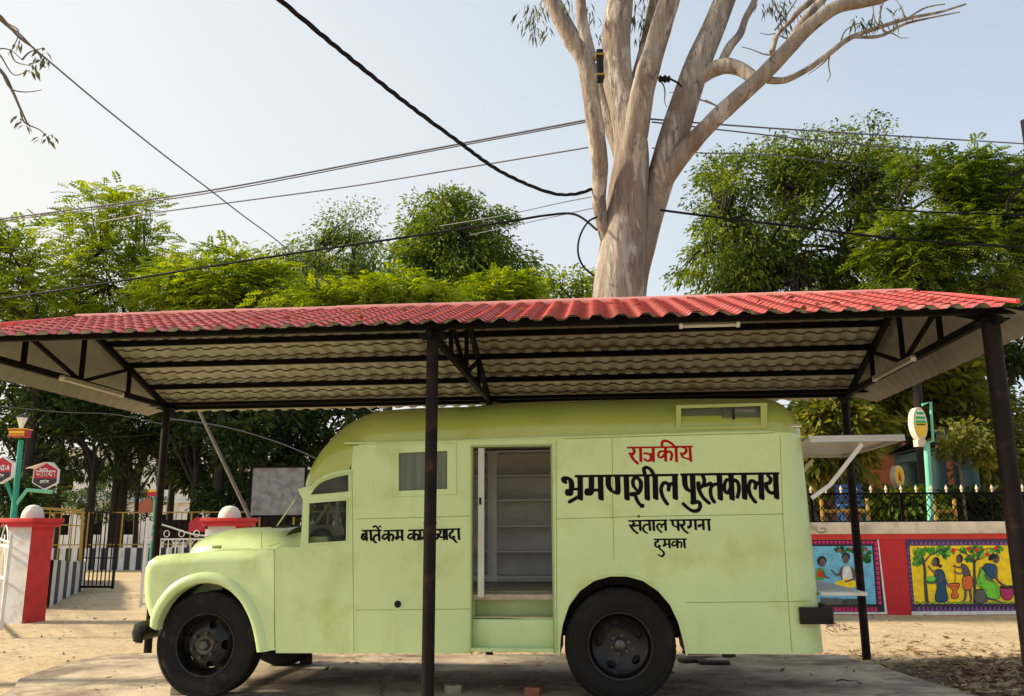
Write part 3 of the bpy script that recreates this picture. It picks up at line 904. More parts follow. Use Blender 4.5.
# hood: loft from the cowl to the nose
hd_px = [(298, 526.5), (278, 527), (262, 527), (245, 527.5), (232, 528.5), (218, 531), (205, 534), (195, 538), (188, 542), (180, 549), (174, 557), (171, 570)]
rows = []
uh = []
for i, (x, y) in enumerate(hd_px):
    u, z = side(x, y, .85 if i < 5 else .85 - .05 * (i - 4)); u = max(u, side(146, 590)[0] + .03 + .012 * (11 - i))
    hw = [.64, .60, .575, .55, .53, .505, .475, .445, .415, .37, .33, .31][i]
    z0 = [1.10, 1.10, 1.10, 1.10, 1.09, 1.08, 1.07, 1.06, 1.05, 1.03, 1.0, .96][i] + .02
    row = []
    for k in range(33):
        a = PI * k / 32; c = math.cos(a); n_ = 2.5
        t = -math.copysign(abs(c) ** (2 / n_), c); s_ = math.sin(a) ** (2 / n_)
        row.append((u, W / 2 + t * hw, z0 + (z - z0) * s_))
    row = [(u, W / 2 - hw, .95)] + row + [(u, W / 2 + hw, .95)]
    rows.append(row); uh.append(u)
b = MB(); b.grid(rows)
b.add(rows[-1], [tuple(range(len(rows[-1])))])
hood = b.build('hood', M['van'], van, smooth=50)
# front apron / grille shell between the fenders
gu = uh[-1]
b = MB(); pts = [(.42, .62), (W - .42, .62), (W - .42, 1.0), (W - .75, 1.16), (.75, 1.16), (.42, 1.0)]
b.plate(pts, [[(.62, .70), (W - .62, .70), (W - .70, 1.02), (.70, 1.02)]], gu - .10, gu + .02, mp=lambda a, c, w: (w, a, c))
b.bb(gu - .06, uh[3], .41, .43, .62, 1.12); b.bb(gu - .06, uh[3], W - .43, W - .41, .62, 1.12)
gs = b.build('grille_shell', M['van'], van, bevel=.01)
b = MB()
for k in range(7): b.bb(gu - .09, gu - .06, .62, W - .62, .73 + k * .042, .745 + k * .042)
b.bb(gu - .03, gu - .02, .6, W - .6, .68, 1.05)
b.build('grille_bars', M['black'], gs)
for s_ in (.24, W - .24):
    b = MB(); ff = side(146, 590)[0]
    b.lathe([(.0, .05), (.06, .04), (.085, .0), (.10, -.01), (.10, .03)], (ff - .015, s_, .92), 'x', 28)
    b.v = [(ff - .015 - (x - ff + .015), y, z) for x, y, z in b.v]
    hl = b.build('headlight', M['alu'], van)
# cowl deck between hood and windscreen, running out over the fenders
b = MB(); u0 = side(300, 546)[0] - .0
b.grid([[(uF + .05, y, z) for y, z in ((.02, 1.24), (.02, 1.30), (.12, 1.42), (.5, 1.455), (W - .5, 1.455), (W - .12, 1.42), (W - .02, 1.30), (W - .02, 1.24))],
        [(side(274, 549)[0], y, z) for y, z in ((.02, 1.22), (.06, 1.25), (.36, 1.26), (.46, 1.40), (W - .46, 1.40), (W - .36, 1.26), (W - .06, 1.25), (W - .02, 1.22))],
        [(side(250, 549)[0], y, z) for y, z in ((.02, 1.22), (.10, 1.235), (.40, 1.24), (.49, 1.34), (W - .49, 1.34), (W - .40, 1.24), (W - .10, 1.235), (W - .02, 1.22))]])
b.build('cowl', M['van'], van, smooth=60, recalc=False)
b = MB()
zc_ = side(274, 549)[1]
b.add([(side(274, 549)[0], 0, zc_), (side(300, 546)[0], 0, side(300, 546)[1]), (uF + .05, .0, side(300, 546)[1] ), (uF + .05, .12, 1.42), (side(274, 549)[0], .1, zc_ + .02)], [(0, 1, 2, 3, 4)])
b.build('cowl_corner', M['van'], van)
b = MB(); hv = side(287, 526.5, .5); b.box((hv[0], .5, hv[1] - .0), (.17, .35, .012), Matrix.Rotation(R(-6), 3, 'Y')); b.build('cowl_vent_lid', M['black'], van, bevel=.003)
b = MB(); p0 = side(277, 526, .35); p1 = side(295, 500, .30)
b.tube([(p0[0], .35, p0[1]), (p1[0], .30, p1[1])], .007, 6); b.build('mirror_arm', M['van'], van)
b = MB(); p0 = side(216, 547, .44); b.box((p0[0], .455, p0[1]), (.09, .03, .03)); b.build('hood_badge', M['vandark'], hood, bevel=.01)
b = MB()
for pts in ([(261, 532), (261.5, 549)],):
    q_ = [side(x, y, .43) for x, y in pts]; b.tube([(u, .437, z) for u, z in q_], .004, 4)
b.tube([(*side(250, 549.3, .4)[:1], .42, side(250, 549.3, .4)[1] + .004), (side(215, 551.5, .4)[0], .42, side(215, 551.5, .4)[1] + .004)], .006, 4)
b.build('hood_seam', M['vandark'], hood)
# bumpers
fb = side(147, 627)
b = MB()
bx = side(132, 627)[0]
zb_ = .545
path = [(bx + .13, -.03, zb_), (bx + .10, -.03, zb_), (bx + .05, .0, zb_), (bx + .01, .10, zb_), (bx, .30, zb_), (bx - .03, W / 2, zb_)]
path = path + [(x, W - y, z) for x, y, z in path[::-1][1:]]
pp = catmull(path, 5)
rows = []
for i, p in enumerate(pp):
    d = (pp[min(i + 1, len(pp) - 1)] - pp[max(i - 1, 0)]).normalized(); n_ = Vector((-d.y, d.x, 0))
    e = min(1, min(i, len(pp) - 1 - i) / 2.0 + .25)
    rows.append([p + n_ * a + Vector((0, 0, c * e)) for a, c in ((-.01, .085), (.025, .07), (.04, .0), (.025, -.07), (-.01, -.085), (-.03, -.06), (-.03, .06))])
b.grid(rows, close=True); b.add(rows[0], [tuple(range(7))]); b.add(rows[-1], [tuple(range(6, -1, -1))])
b.bar((bx + .05, .5, .5), (bx + .9, .5, .5), .05, .1); b.bar((bx + .05, W - .5, .5), (bx + .9, W - .5, .5), .05, .1)
b.build('front_bumper', M['black'], van, smooth=50)
zr0, zr1 = side(815, 624)[1], side(815, 607)[1]
rb0, rb1 = side(799, 615)[0], side(835.5, 615)[0]
b = MB()
o_ = [(rb0, -.03), (rb1 - .07, -.03), (rb1 - .02, -.005), (rb1, .05), (rb1, W - .09), (rb1 - .04, W - .01), (rb1 - .12, W + .02), (rb0, W + .02), (rb0, W - .0), (rb1 - .13, W - .02), (rb1 - .06, W - .06), (rb1 - .06, .06), (rb1 - .13, .02), (rb0, .0)]
b.plate(o_, (), zr0, zr1, mp=lambda a, c, w: (a, c, w))
b.build('rear_bumper', M['black'], van, bevel=.006)
# chassis, axles
b = MB()
b.bb(uh[-1] + .2, uR - .1, .5, .58, .52, .64); b.bb(uh[-1] + .2, uR - .1, W - .58, W - .5, .52, .64)
uf = side(206, 648)[0]
b.tube([(uf, .2, .44), (uf, W - .2, .44)], .04, 10); b.tube([(0, .2, .46), (0, W - .2, .46)], .06, 10)
b.lathe([(0, -.16), (.12, -.1), (.16, 0), (.12, .1), (0, .16)], (0, W / 2, .46), 'y', 16)
b.tube([(-.1, W / 2, .5), (uf + 1.0, W / 2, .62)], .035, 8)
b.bb(uf - .1, uf + .9, .75, W - .75, .5, 1.0)
b.bb(1.0, 1.1, .5, W - .5, .35, .55)
b.bb(.75, 1.35, .9, 1.5, .42, .62)
b.tube([(uf + .3, 1.3, .42), (-.5, 1.35, .42), (1.5, 1.35, .40)], .03, 8)
b.build('chassis', M['black'], van)
# cab interior
cab = MB()
su = side(330, 540)[0]
cab.bb(su - .12, su + .38, .12, .85, .95, 1.16); cab.bb(su + .30, su + .42, .12, .85, 1.10, 1.52)
cab.bb(su - .12, su + .38, W - .85, W - .12, .95, 1.16); cab.bb(su + .30, su + .42, W - .85, W - .12, 1.10, 1.50)
cab.build('cab_seats', M['wood'], van, bevel=.04)
q = MB(); cu, cz = side(319, 533, .5)
rg = Matrix.Rotation(R(55), 3, 'Y')
n_ = 28
ringp = [Vector((cu, W - .55, cz)) + rg @ Vector((.21 * math.cos(2 * PI * i / n_), .21 * math.sin(2 * PI * i / n_), 0)) for i in range(n_ + 1)]
q.tube(ringp, .014, 8)
for a in (0, 120, 240): q.tube([Vector((cu, W - .55, cz)), Vector((cu, W - .55, cz)) + rg @ Vector((.2 * math.cos(R(a)), .2 * math.sin(R(a)), 0))], .009, 6)
q.tube([(cu, W - .55, cz), Vector((cu, W - .55, cz)) + rg @ Vector((0, 0, -.5))], .018, 8)
q.build('steering_wheel', M['black'], van)
q = MB(); q.bb(uF + .1, uF + .28, .05, W - .05, 1.12, 1.38); q.build('dashboard', M['vandark'], van, bevel=.03)
# round fan housing and a curved lever seen in the cab window
q = MB(); fu_, fz_ = side(320, 537, .15)
q.lathe([(0, 0), (.09, 0), (.11, .02), (.11, .05), (.09, .07), (0, .07)], (fu_, .15, fz_ - .03), 'y', 20); q.build('cab_fan', M['black'], van)
q = MB(); q.tube([(side(344, 541, .1)[0], .1, side(344, 541, .1)[1]), (side(345.5, 530, .1)[0], .1, side(345.5, 530, .1)[1]), (side(342.5, 521, .1)[0], .1, side(342.5, 521, .1)[1]), (side(345, 513, .1)[0], .1, side(345, 513, .1)[1])], .012, 6); q.build('grab_handle', M['black'], van)
q = MB(); q.tube([(side(314, 526, .4)[0], .4, side(314, 526, .4)[1]), (side(330, 503, .4)[0], .4, side(330, 503, .4)[1])], .014, 6); q.build('windscreen_pillar_bar', M['vandark'], van)

# ---- wheels
TR, TW = .468, .20
def wheel(c, dish, TR=TR):
    # c = centre of the outer sidewall plane; -y is outward
    prof = [(.27, .00), (.285, -.012), (.30, -.016), (.33, -.028), (.37, -.034), (.40, -.030), (.415, -.022), (.43, -.026), (.445, -.018), (.458, .0), (TR - .004, .016), (TR, .03),
            (TR, .055), (TR - .012, .058), (TR - .012, .066), (TR, .069), (TR + .003, .09), (TR - .010, .093), (TR - .010, .101), (TR + .003, .104), (TR + .003, .13), (TR - .012, .133), (TR - .012, .141), (TR, .144), (TR, .17), (.458, .20), (.43, .225), (.37, .232), (.30, .215), (.27, .2)]
    t = MB(); t.lathe(prof, c, 'y', 72)
    # tread blocks round the shoulder
    for k in range(56):
        a = 2 * PI * k / 56
        Mx = Matrix.Rotation(-a, 3, 'Y')
        t.box(Vector(c) + Mx @ Vector((TR - .012, .016, 0)), (.022, .030, .022), Mx)
    tw = t.build('wheel', M['tyre'], van, smooth=28, recalc=True)
    rim = MB()
    rim.lathe([(.262, .012), (.278, -.004), (.276, -.014), (.262, -.012), (.254, .004), (.248, .03), (.24, .05), (.236, .15)], c, 'y', 56)
    n_h = 5
    def cone(a, z, w):
        r_ = math.hypot(a, z)
        if dish: d = .10 - .05 * max(0, min(1, (r_ - .10) / .12)) if r_ > .10 else .10; d = .04 + .075 * (1 - ((r_ - .08) / .16) ** 2) if r_ > .08 else .115
        else: d = -.02 + .085 * max(0, min(1, (r_ - .13) / .105)) ** 1.0
        return (c[0] + a, c[1] + d + w, c[2] + z)
    circ = lambda r_, n: [(r_ * math.cos(2 * PI * i / n), r_ * math.sin(2 * PI * i / n)) for i in range(n)]
    holes = []
    for k in range(n_h):
        a = 2 * PI * k / n_h + (.5 if dish else 1.25)
        hx, hz = .178 * math.cos(a), .178 * math.sin(a)
        hr = []
        for i in range(14):
            b_ = 2 * PI * i / 14; ex_, ey = .030 * math.cos(b_), .042 * math.sin(b_)
            hr.append((hx + ex_ * math.cos(a) - ey * math.sin(a), hz + ex_ * math.sin(a) + ey * math.cos(a)))
        holes.append(hr)
    ex = []
    for r_ in (.06, .09, .115, .13, .15, .17, .19, .21, .225):
        for p in circ(r_, 40):
            if all(math.hypot(p[0] - sum(h[0] for h in H) / 14, p[1] - sum(h[1] for h in H) / 14) > .046 for H in holes): ex.append(p)
    rim.plate(circ(.237, 48), holes, 0, .006, mp=cone, extra=ex)
    rim.build('rim', M['rim'], tw, smooth=40)
    hub = MB(); drm = MB(); drm.lathe([(0, .15), (.20, .15), (.205, .19), (0, .19)] if dish else [(0, .075), (.20, .075), (.205, .10), (0, .10)], c, 'y', 24); drm.build('brake_drum', M['black'], tw)
    if dish:
        hub.lathe([(0, .02), (.03, .02), (.045, .03), (.05, .115)], c, 'y', 20)
        br, bd, bo = .075, .105, .03
    else:
        hub.lathe([(0, -.055), (.035, -.055), (.045, -.045), (.05, -.02), (.08, -.025), (.085, -.018), (.085, .0)], c, 'y', 24)
        br, bd, bo = .105, -.022, .03
    for k in range(6):
        a = 2 * PI * k / 6 + .3
        p = Vector(c) + Vector((br * math.cos(a), bd, br * math.sin(a)))
        hub.tube([p, p + Vector((0, -bo, 0))], .015, 6); hub.tube([p + Vector((0, -bo, 0)), p + Vector((0, -bo - .012, 0))], .008, 8)
    hub.build('hub', M['hub'], tw, smooth=40)
    return tw


def flip(o, c):
    for x in [o] + list(o.children):
        pass


wheel((uf - .058, .11, .438), False, .438)
wheel((0.0, .045, TR), True)
for uu in (uf, 0.0):
    t = MB()
    prof = [(.24, 0), (.30, -.02), (.37, -.03), (.43, -.025), (.458, .0), (TR, .03), (TR, .17), (.458, .20), (.37, .23), (.24, .2)]
    t.lathe(prof, (uu, W - .25, TR), 'y', 48); w_ = t.build('wheel', M['tyre'], van)
    t = MB(); t.lathe([(.25, .02), (.24, .1), (.10, .13), (0, .13)], (uu, W - .25, TR), 'y', 24); t.build('rim', M['rim'], w_)
t = MB(); t.lathe([(.24, 0), (.30, -.02), (.37, -.03), (.43, -.025), (.458, .0), (TR, .03), (TR, .17), (.458, .20), (.37, .23), (.24, .2)], (0, .30, TR), 'y', 48); w_ = t.build('wheel', M['tyre'], van)

# ---- rear hatch, lower tray
hzv = side(860, 437.8, .12)[1]
ue = side(905, 437.8, .12)[0]
b = MB()
h1, h2 = .12, W - .12
b.plate([(uR - .01, h1), (ue, h1), (ue, h2), (uR - .01, h2)], (), hzv, hzv + .025, mp=lambda a, c, w: (a, c, w))
hat = b.build('rear_hatch', M['alu'], van, bevel=.004)
b = MB()
for y in (h1 + .02, h2 - .02): b.bb(uR, ue, y - .015, y + .015, hzv - .03, hzv)
b.bb(ue - .03, ue, h1, h2, hzv - .028, hzv - .001); b.build('hatch_rim', M['alu'], hat)
b = MB()
q0 = side(809, 497, .14); q1 = side(830, 485, .14); q2 = side(862, 444, .14)
b.bar((uR - .02, .14, q0[1] - .01), (q1[0], .14, q1[1]), .012, .035); b.bar((q1[0], .14, q1[1]), (q2[0], .14, q2[1]), .012, .035)
b.build('strut', M['white'], hat)
b = MB(); q3 = [uR + .3, hzv - .03]
b.bar((uR - .02, W - .14, q0[1] - .01), (q1[0], W - .14, q1[1]), .012, .035); b.bar((q1[0], W - .14, q1[1]), (q2[0], W - .14, q2[1]), .012, .035)
b.build('strut', M['white'], hat)
tz = side(868, 596, .1)[1]; te = side(868, 596, .1)[0]
b = MB(); b.plate([(uR - .01, .10), (te, .10), (te, W - .10), (uR - .01, W - .10)], (), tz - .0, tz + .03, mp=lambda a, c, w: (a, c, w))
b.build('tail_tray', mat('tray_metal', (.62, .63, .60), .5, var=.1, vs=6), van, bevel=.004)

# ---- painted lettering on the side: strokes of a broad brush, merged into one outline per word
def brush(words, nm, mt, ox, oy, sc, step, parent):
    """words: list of (points, rx, ry, angle); crop coordinates -> photo px -> side plane; one mesh"""
    dense = []
    for pts, rx, ry, ang in words:
        P = catmull([(x, y, 0) for x, y in pts], 10)
        Q = []
        for a, c in zip(P, P[1:]):
            n = max(1, int((c - a).length / (ry * .35)))
            Q += [a.lerp(c, i / n) for i in range(n)]
        Q.append(P[-1]); dense.append((np.array([(p.x, p.y) for p in Q]), rx, ry, ang))
    x0 = min((d[0][:, 0] - d[1]).min() for d in dense) - 4; x1 = max((d[0][:, 0] + d[1]).max() for d in dense) + 4
    y0 = min((d[0][:, 1] - d[1]).min() for d in dense) - 4; y1 = max((d[0][:, 1] + d[1]).max() for d in dense) + 4
    nx = int((x1 - x0) / step) + 2; ny = int((y1 - y0) / step) + 2
    F = np.full((ny, nx), 9.0)
    for Q, rx, ry, ang in dense:
        m_ = max(rx, ry) * 1.5
        i0 = max(0, int((Q[:, 0].min() - m_ - x0) / step)); i1 = min(nx, int((Q[:, 0].max() + m_ - x0) / step) + 2)
        j0 = max(0, int((Q[:, 1].min() - m_ - y0) / step)); j1 = min(ny, int((Q[:, 1].max() + m_ - y0) / step) + 2)
        X, Y = np.meshgrid(x0 + np.arange(i0, i1) * step, y0 + np.arange(j0, j1) * step)
        best = F[j0:j1, i0:i1]
        ca, sa = math.cos(R(ang)), math.sin(R(ang))
        for qx, qy in Q:
            dx = X - qx; dy = Y - qy
            a = np.abs((dx * ca + dy * sa) / rx); c = np.abs((-dx * sa + dy * ca) / ry)
            best = np.minimum(best, (a ** 3 + c ** 3) ** (1 / 3))
        F[j0:j1, i0:i1] = best
    ins = F < 1
    vid = {}; V = []; FA = []

    def vert(x, y):
        k = (round(x, 3), round(y, 3))
        if k not in vid:
            vid[k] = len(V); px, py = ox + x / sc, oy + y / sc; u, z = side(px, py); V.append((u, -.0025, z))
        return vid[k]
    for j in range(ny - 1):
        i = 0
        while i < nx - 1:
            c4 = (ins[j, i], ins[j, i + 1], ins[j + 1, i + 1], ins[j + 1, i])
            s_ = sum(c4)
            if s_ == 0: i += 1; continue
            if s_ == 4:
                k = i
                while k < nx - 1 and ins[j, k] and ins[j, k + 1] and ins[j + 1, k + 1] and ins[j + 1, k]: k += 1
                FA.append((vert(x0 + i * step, y0 + j * step), vert(x0 + k * step, y0 + j * step), vert(x0 + k * step, y0 + (j + 1) * step), vert(x0 + i * step, y0 + (j + 1) * step)))
                i = k; continue
            cs = [(j, i), (j, i + 1), (j + 1, i + 1), (j + 1, i)]
            poly = []
            for a in range(4):
                (ja, ia), (jb, ib) = cs[a], cs[(a + 1) % 4]
                fa, fb = F[ja, ia], F[jb, ib]
                if fa < 1: poly.append((x0 + ia * step, y0 + ja * step))
                if (fa < 1) != (fb < 1):
                    t = (1 - fa) / (fb - fa)
                    poly.append((x0 + (ia + (ib - ia) * t) * step, y0 + (ja + (jb - ja) * t) * step))
            ids = [vert(*p) for p in poly]
            ids = [a for n, a in enumerate(ids) if a != ids[n - 1]]
            if len(set(ids)) >= 3: FA.append(tuple(ids))
            i += 1
    mb = MB(); mb.v = V; mb.f = FA; mb.m = [0] * len(FA)
    return mb.build(nm, mt, parent, smooth=0, recalc=False, weld=0)


def wset(strokes, rx, ry, ang):
    g_ = 1.6 if rx > 15 else 1.9
    return [(s, rx + g_, ry + 1.2, ang) if not (isinstance(s, tuple)) else (s[0], s[1] + g_, s[2] + g_, s[3]) for s in strokes]


def knob(x, y, r_): return ([(x - .5, y), (x + .5, y)], r_, r_ * .85, 0)
def head(a, c, t): return ([a, c], t, t, 0)


K = 1024 / 120
A = 22
w1 = [head((135, 352), (1000, 341), 9),
      [(40, 402), (32, 380), (52, 368), (80, 374), (97, 405), (100, 455)], knob(78, 490, 34), head((85, 465), (175, 460), 10),
      [(172, 356), (174, 545)], head((82, 570), (160, 525), 13),
      [(268, 356), (268, 480)], knob(246, 486, 36), head((250, 470), (350, 470), 11), [(345, 356), (350, 545)],
      [(412, 356), (414, 430), (440, 475), (480, 495), (494, 470), (490, 356)], [(565, 356), (572, 545)],
      ([(640, 362), (622, 395), (630, 440), (665, 480)], 15, 9, A), ([(662, 365), (688, 400), (688, 455), (665, 495), (625, 500)], 17, 10, A), knob(620, 505, 22), ([(640, 510), (655, 550), (678, 590), (700, 603)], 14, 11, A), knob(700, 604, 19),
      [(740, 356), (745, 545)], ([(722, 325), (716, 290), (742, 277), (775, 297), (800, 340)], 15, 11, A), [(812, 350), (816, 540)],
      ([(915, 588), (880, 535), (862, 465), (880, 415), (910, 408), (928, 435), (925, 470)], 15, 11, A), ([(928, 445), (950, 415), (975, 425)], 13, 11, A), [(980, 350), (984, 540)]]
brush(wset(w1, 23, 11, A), 'lettering', M['blacktext'], 560, 435, K, 2.8, van)
w2 = [head((98, 338), (922, 328), 9),
      [(124, 344), (128, 420), (148, 465), (188, 485)], [(192, 344), (200, 555)], knob(195, 575, 21), ([(210, 575), (245, 572), (258, 605), (240, 642), (195, 648), (150, 622), (115, 588)], 15, 12, 35),
      ([(278, 344), (292, 385), (285, 425), (255, 450)], 15, 11, A), knob(243, 412, 17), ([(240, 410), (245, 460), (280, 530), (332, 580)], 15, 12, A), ([(288, 432), (320, 425), (345, 412)], 13, 13, A),
      ([(425, 425), (385, 420), (355, 440), (345, 480), (355, 535), (378, 572)], 14, 11, A), [(420, 340), (430, 545)],
      [(520, 340), (530, 545)], ([(515, 385), (482, 385), (464, 430), (470, 480), (492, 495), (515, 450)], 14, 10, A), ([(530, 400), (560, 385), (584, 420), (588, 475), (575, 530)], 15, 11, A),
      [(630, 340), (637, 540)],
      ([(728, 572), (690, 522), (671, 455), (684, 400), (712, 392), (730, 420), (726, 455)], 15, 11, A), ([(730, 430), (755, 405), (775, 412)], 13, 11, A), [(775, 340), (783, 540)],
      ([(838, 348), (858, 375), (850, 405), (822, 415)], 15, 10, A), ([(820, 415), (828, 462), (862, 495), (905, 485)], 15, 12, A), [(900, 335), (910, 535)]]
brush(wset(w2, 23, 11, A), 'lettering', M['blacktext'], 670, 435, K, 2.8, van)
B = 22
r1 = [head((578, 108), (1010, 103), 6),
      [(622, 112), (634, 140), (618, 165), (598, 158)], ([(600, 160), (625, 205), (662, 242)], 11, 8, B), [(687, 110), (690, 225)],
      [(720, 158), (755, 160), (776, 180), (772, 212), (745, 222), (722, 205)], [(795, 110), (797, 225), ], head((765, 163), (795, 163), 6),
      [(900, 108), (902, 222)], ([(895, 142), (858, 140), (838, 165), (846, 190), (872, 188), (895, 160)], 8, 6, B), ([(905, 148), (938, 142), (955, 170), (945, 212)], 10, 7, B),
      ([(872, 100), (872, 62), (905, 50), (950, 72), (988, 110)], 9, 8, B), [(990, 108), (994, 225)]]
brush(wset(r1, 11, 6, B), 'lettering', M['redtext'], 560, 435, K, 2.2, van)
r2 = [head((50, 101), (188, 98), 6), [(105, 105), (133, 112), (138, 140), (118, 160), (95, 158)], [(97, 162), (115, 192), (165, 206)], [(168, 100), (178, 222)]]
brush(wset(r2, 11, 6, B), 'lettering', M['redtext'], 670, 435, K, 2.2, van)
K3 = 10.24
s1 = [head((92, 163), (478, 156), 7), [(130, 168), (143, 190), (122, 212), (102, 208)], ([(105, 210), (138, 256), (178, 288)], 11, 8, B), head((130, 215), (200, 207), 8), [(203, 162), (209, 260)], knob(192, 116, 11),
      [(300, 160), (308, 258)], ([(300, 198), (258, 205), (236, 235), (248, 268), (275, 286)], 9, 7, B), [(342, 160), (347, 258)], [(462, 158), (469, 258)],
      ([(425, 278), (392, 250), (380, 215), (400, 193), (424, 205), (424, 228)], 9, 7, B), ([(428, 212), (445, 196), (462, 198)], 8, 7, B),
      head((512, 156), (922, 150), 7), [(537, 160), (542, 200), (562, 220), (592, 222)], [(592, 158), (598, 258)],
      [(650, 160), (658, 186), (640, 210), (620, 200)], ([(622, 206), (655, 256), (692, 286)], 11, 8, B),
      [(722, 158), (724, 215)], knob(706, 226, 17), [(770, 156), (776, 250)], [(850, 154), (856, 250)], head((808, 205), (850, 203), 8), knob(812, 215, 15), [(905, 152), (914, 258)]]
brush(wset(s1, 12, 6, B), 'lettering', M['blacktext'], 620, 505, K3, 2.6, van)
s2 = [head((352, 353), (678, 349), 6), [(388, 354), (387, 372), (366, 384), (360, 408), (374, 430), (396, 430), (407, 416)], knob(399, 414, 8), [(398, 432), (415, 455), (438, 472), (450, 500), (428, 526), (395, 510)],
      [(458, 352), (461, 410)], knob(452, 414, 13), head((455, 402), (505, 400), 6), [(503, 352), (509, 436)],
      [(585, 352), (590, 436)], ([(582, 382), (550, 378), (532, 402), (548, 420), (580, 402)], 7, 6, B), ([(590, 388), (618, 378), (632, 398), (625, 430)], 8, 6, B), [(655, 352), (664, 436)]]
brush(wset(s2, 10, 6, B), 'lettering', M['blacktext'], 620, 505, K3, 2.4, van)
K4 = 1024 / 110
t1 = [head((70, 147), (240, 143), 6), [(104, 147), (110, 236)], ([(104, 178), (76, 178), (64, 208), (80, 228), (108, 208)], 9, 7, B), head((76, 190), (106, 218), 6),
      [(146, 145), (151, 235)], [(222, 143), (227, 235)], ([(220, 186), (190, 190), (174, 218), (180, 245), (196, 256)], 8, 7, B), ([(172, 112), (188, 103), (208, 115), (224, 142)], 7, 6, B), knob(233, 107, 9),
      head((272, 148), (446, 143), 6), [(312, 147), (316, 238)], ([(308, 182), (275, 182), (256, 208), (275, 224), (308, 200)], 8, 6, B), ([(316, 190), (342, 180), (358, 202), (348, 234)], 9, 7, B),
      [(396, 145), (398, 212)], knob(388, 216, 15), head((392, 206), (440, 204), 7), [(437, 144), (441, 234)],
      head((500, 144), (715, 138), 6), [(550, 145), (553, 234)], ([(546, 180), (512, 180), (494, 206), (514, 222), (546, 196)], 8, 6, B), ([(553, 188), (578, 180), (592, 202), (582, 230)], 9, 7, B), [(605, 143), (609, 230)],
      [(645, 142), (647, 212)], knob(638, 215, 15), head((642, 205), (692, 203), 7), [(690, 140), (694, 232)],
      head((738, 137), (974, 130), 6), [(745, 172), (766, 178), (772, 205), (752, 225), (732, 210)], ([(786, 140), (798, 160), (782, 182)], 8, 6, B), ([(782, 184), (796, 205), (828, 206)], 8, 6, B), [(826, 136), (831, 226)], [(851, 134), (856, 226)],
      [(907, 134), (908, 154), (889, 168), (882, 194), (894, 216), (915, 214), (924, 200)], knob(914, 202, 7), ([(910, 214), (925, 232), (944, 252)], 9, 7, B), [(963, 131), (970, 226)]]
brush(wset(t1, 10, 6, B), 'lettering', M['blacktext'], 355, 515, K4, 2.4, van)
# ------------------------------------------------------------------ generic frames for walls
class Frame:
    def __init__(s, o, yaw):
        s.o = Vector(o); s.yaw = yaw
        s.Mx = Matrix.Translation(s.o) @ Matrix.Rotation(yaw, 4, 'Z'); s.I = s.Mx.inverted(); s.RI = s.I.to_3x3()

    def pt(s, px, py, w=0.0):
        o = s.I @ C0; d = s.RI @ ray(px, py); t = (w - o.y) / d.y; p = o + d * t
        return (p.x, p.z)


# ---- right boundary wall with murals
WF = Frame((6.6, 15.16, 0), R(-3))
wall = empty('boundary_wall', WF.o, WF.yaw, 'low red boundary wall with painted murals and a cream coping, right of the van', 'wall')
zcop0, zcop1 = WF.pt(900, 534)[1], WF.pt(900, 522)[1]
b = MB(); b.bb(-6, 9, 0, .3, -.3, zcop0); b.build('wall_body', M['redwall'], wall)
b = MB(); b.bb(-6, 9, -.03, .33, zcop0 + .002, zcop1); b.build('coping', M['cream'], wall, bevel=.01)
b = MB(); b.bb(-6, 9, -.015, 0, zcop0 - .09, zcop0 - .002); b.build('red_band', mat('red_band', (.62, .03, .02), .6, var=.12, vs=5), wall)
E6 = (895, 520, 898 / 129); E7 = (800, 520, 6.96)
def mural_poly(pts, k, mt, parent, E, smooth=True, name='painted_shape'):
    ox, oy, sc = E
    P = [WF.pt(ox + x / sc, oy + y / sc) for x, y in pts]
    if smooth: P = [(v.x, v.y) for v in catmull([(a, c, 0) for a, c in P], 3, True)]
    b = MB(); b.plate(P, (), -.004 - k * .0012, 0, back=False)
    return b, k
def flat(c, rough=.7): return mat('mural_paint', c, rough, var=.22, vs=9, bump=.004, bs=30, detail=9)
MC = dict(yellow=flat((.95, .68, .01)), blue=flat((.16, .50, .72)), green=flat((.08, .34, .03)), lgreen=flat((.18, .62, .04)), skin=flat((.13, .09, .085)),
          black=flat((.012, .012, .015)), dblue=flat((.015, .08, .17)), orange=flat((.75, .16, .03)), magenta=flat((.45, .03, .13)), pink=flat((.70, .02, .16)),
          white=flat((.75, .75, .72)), purple=flat((.07, .03, .10)), lpurple=flat((.22, .10, .28)), trunk=flat((.06, .07, .05)), grey=flat((.12, .12, .11)), red=flat((.70, .02, .015)), dgreen=flat((.03, .14, .05)), lblue=flat((.25, .58, .72)))
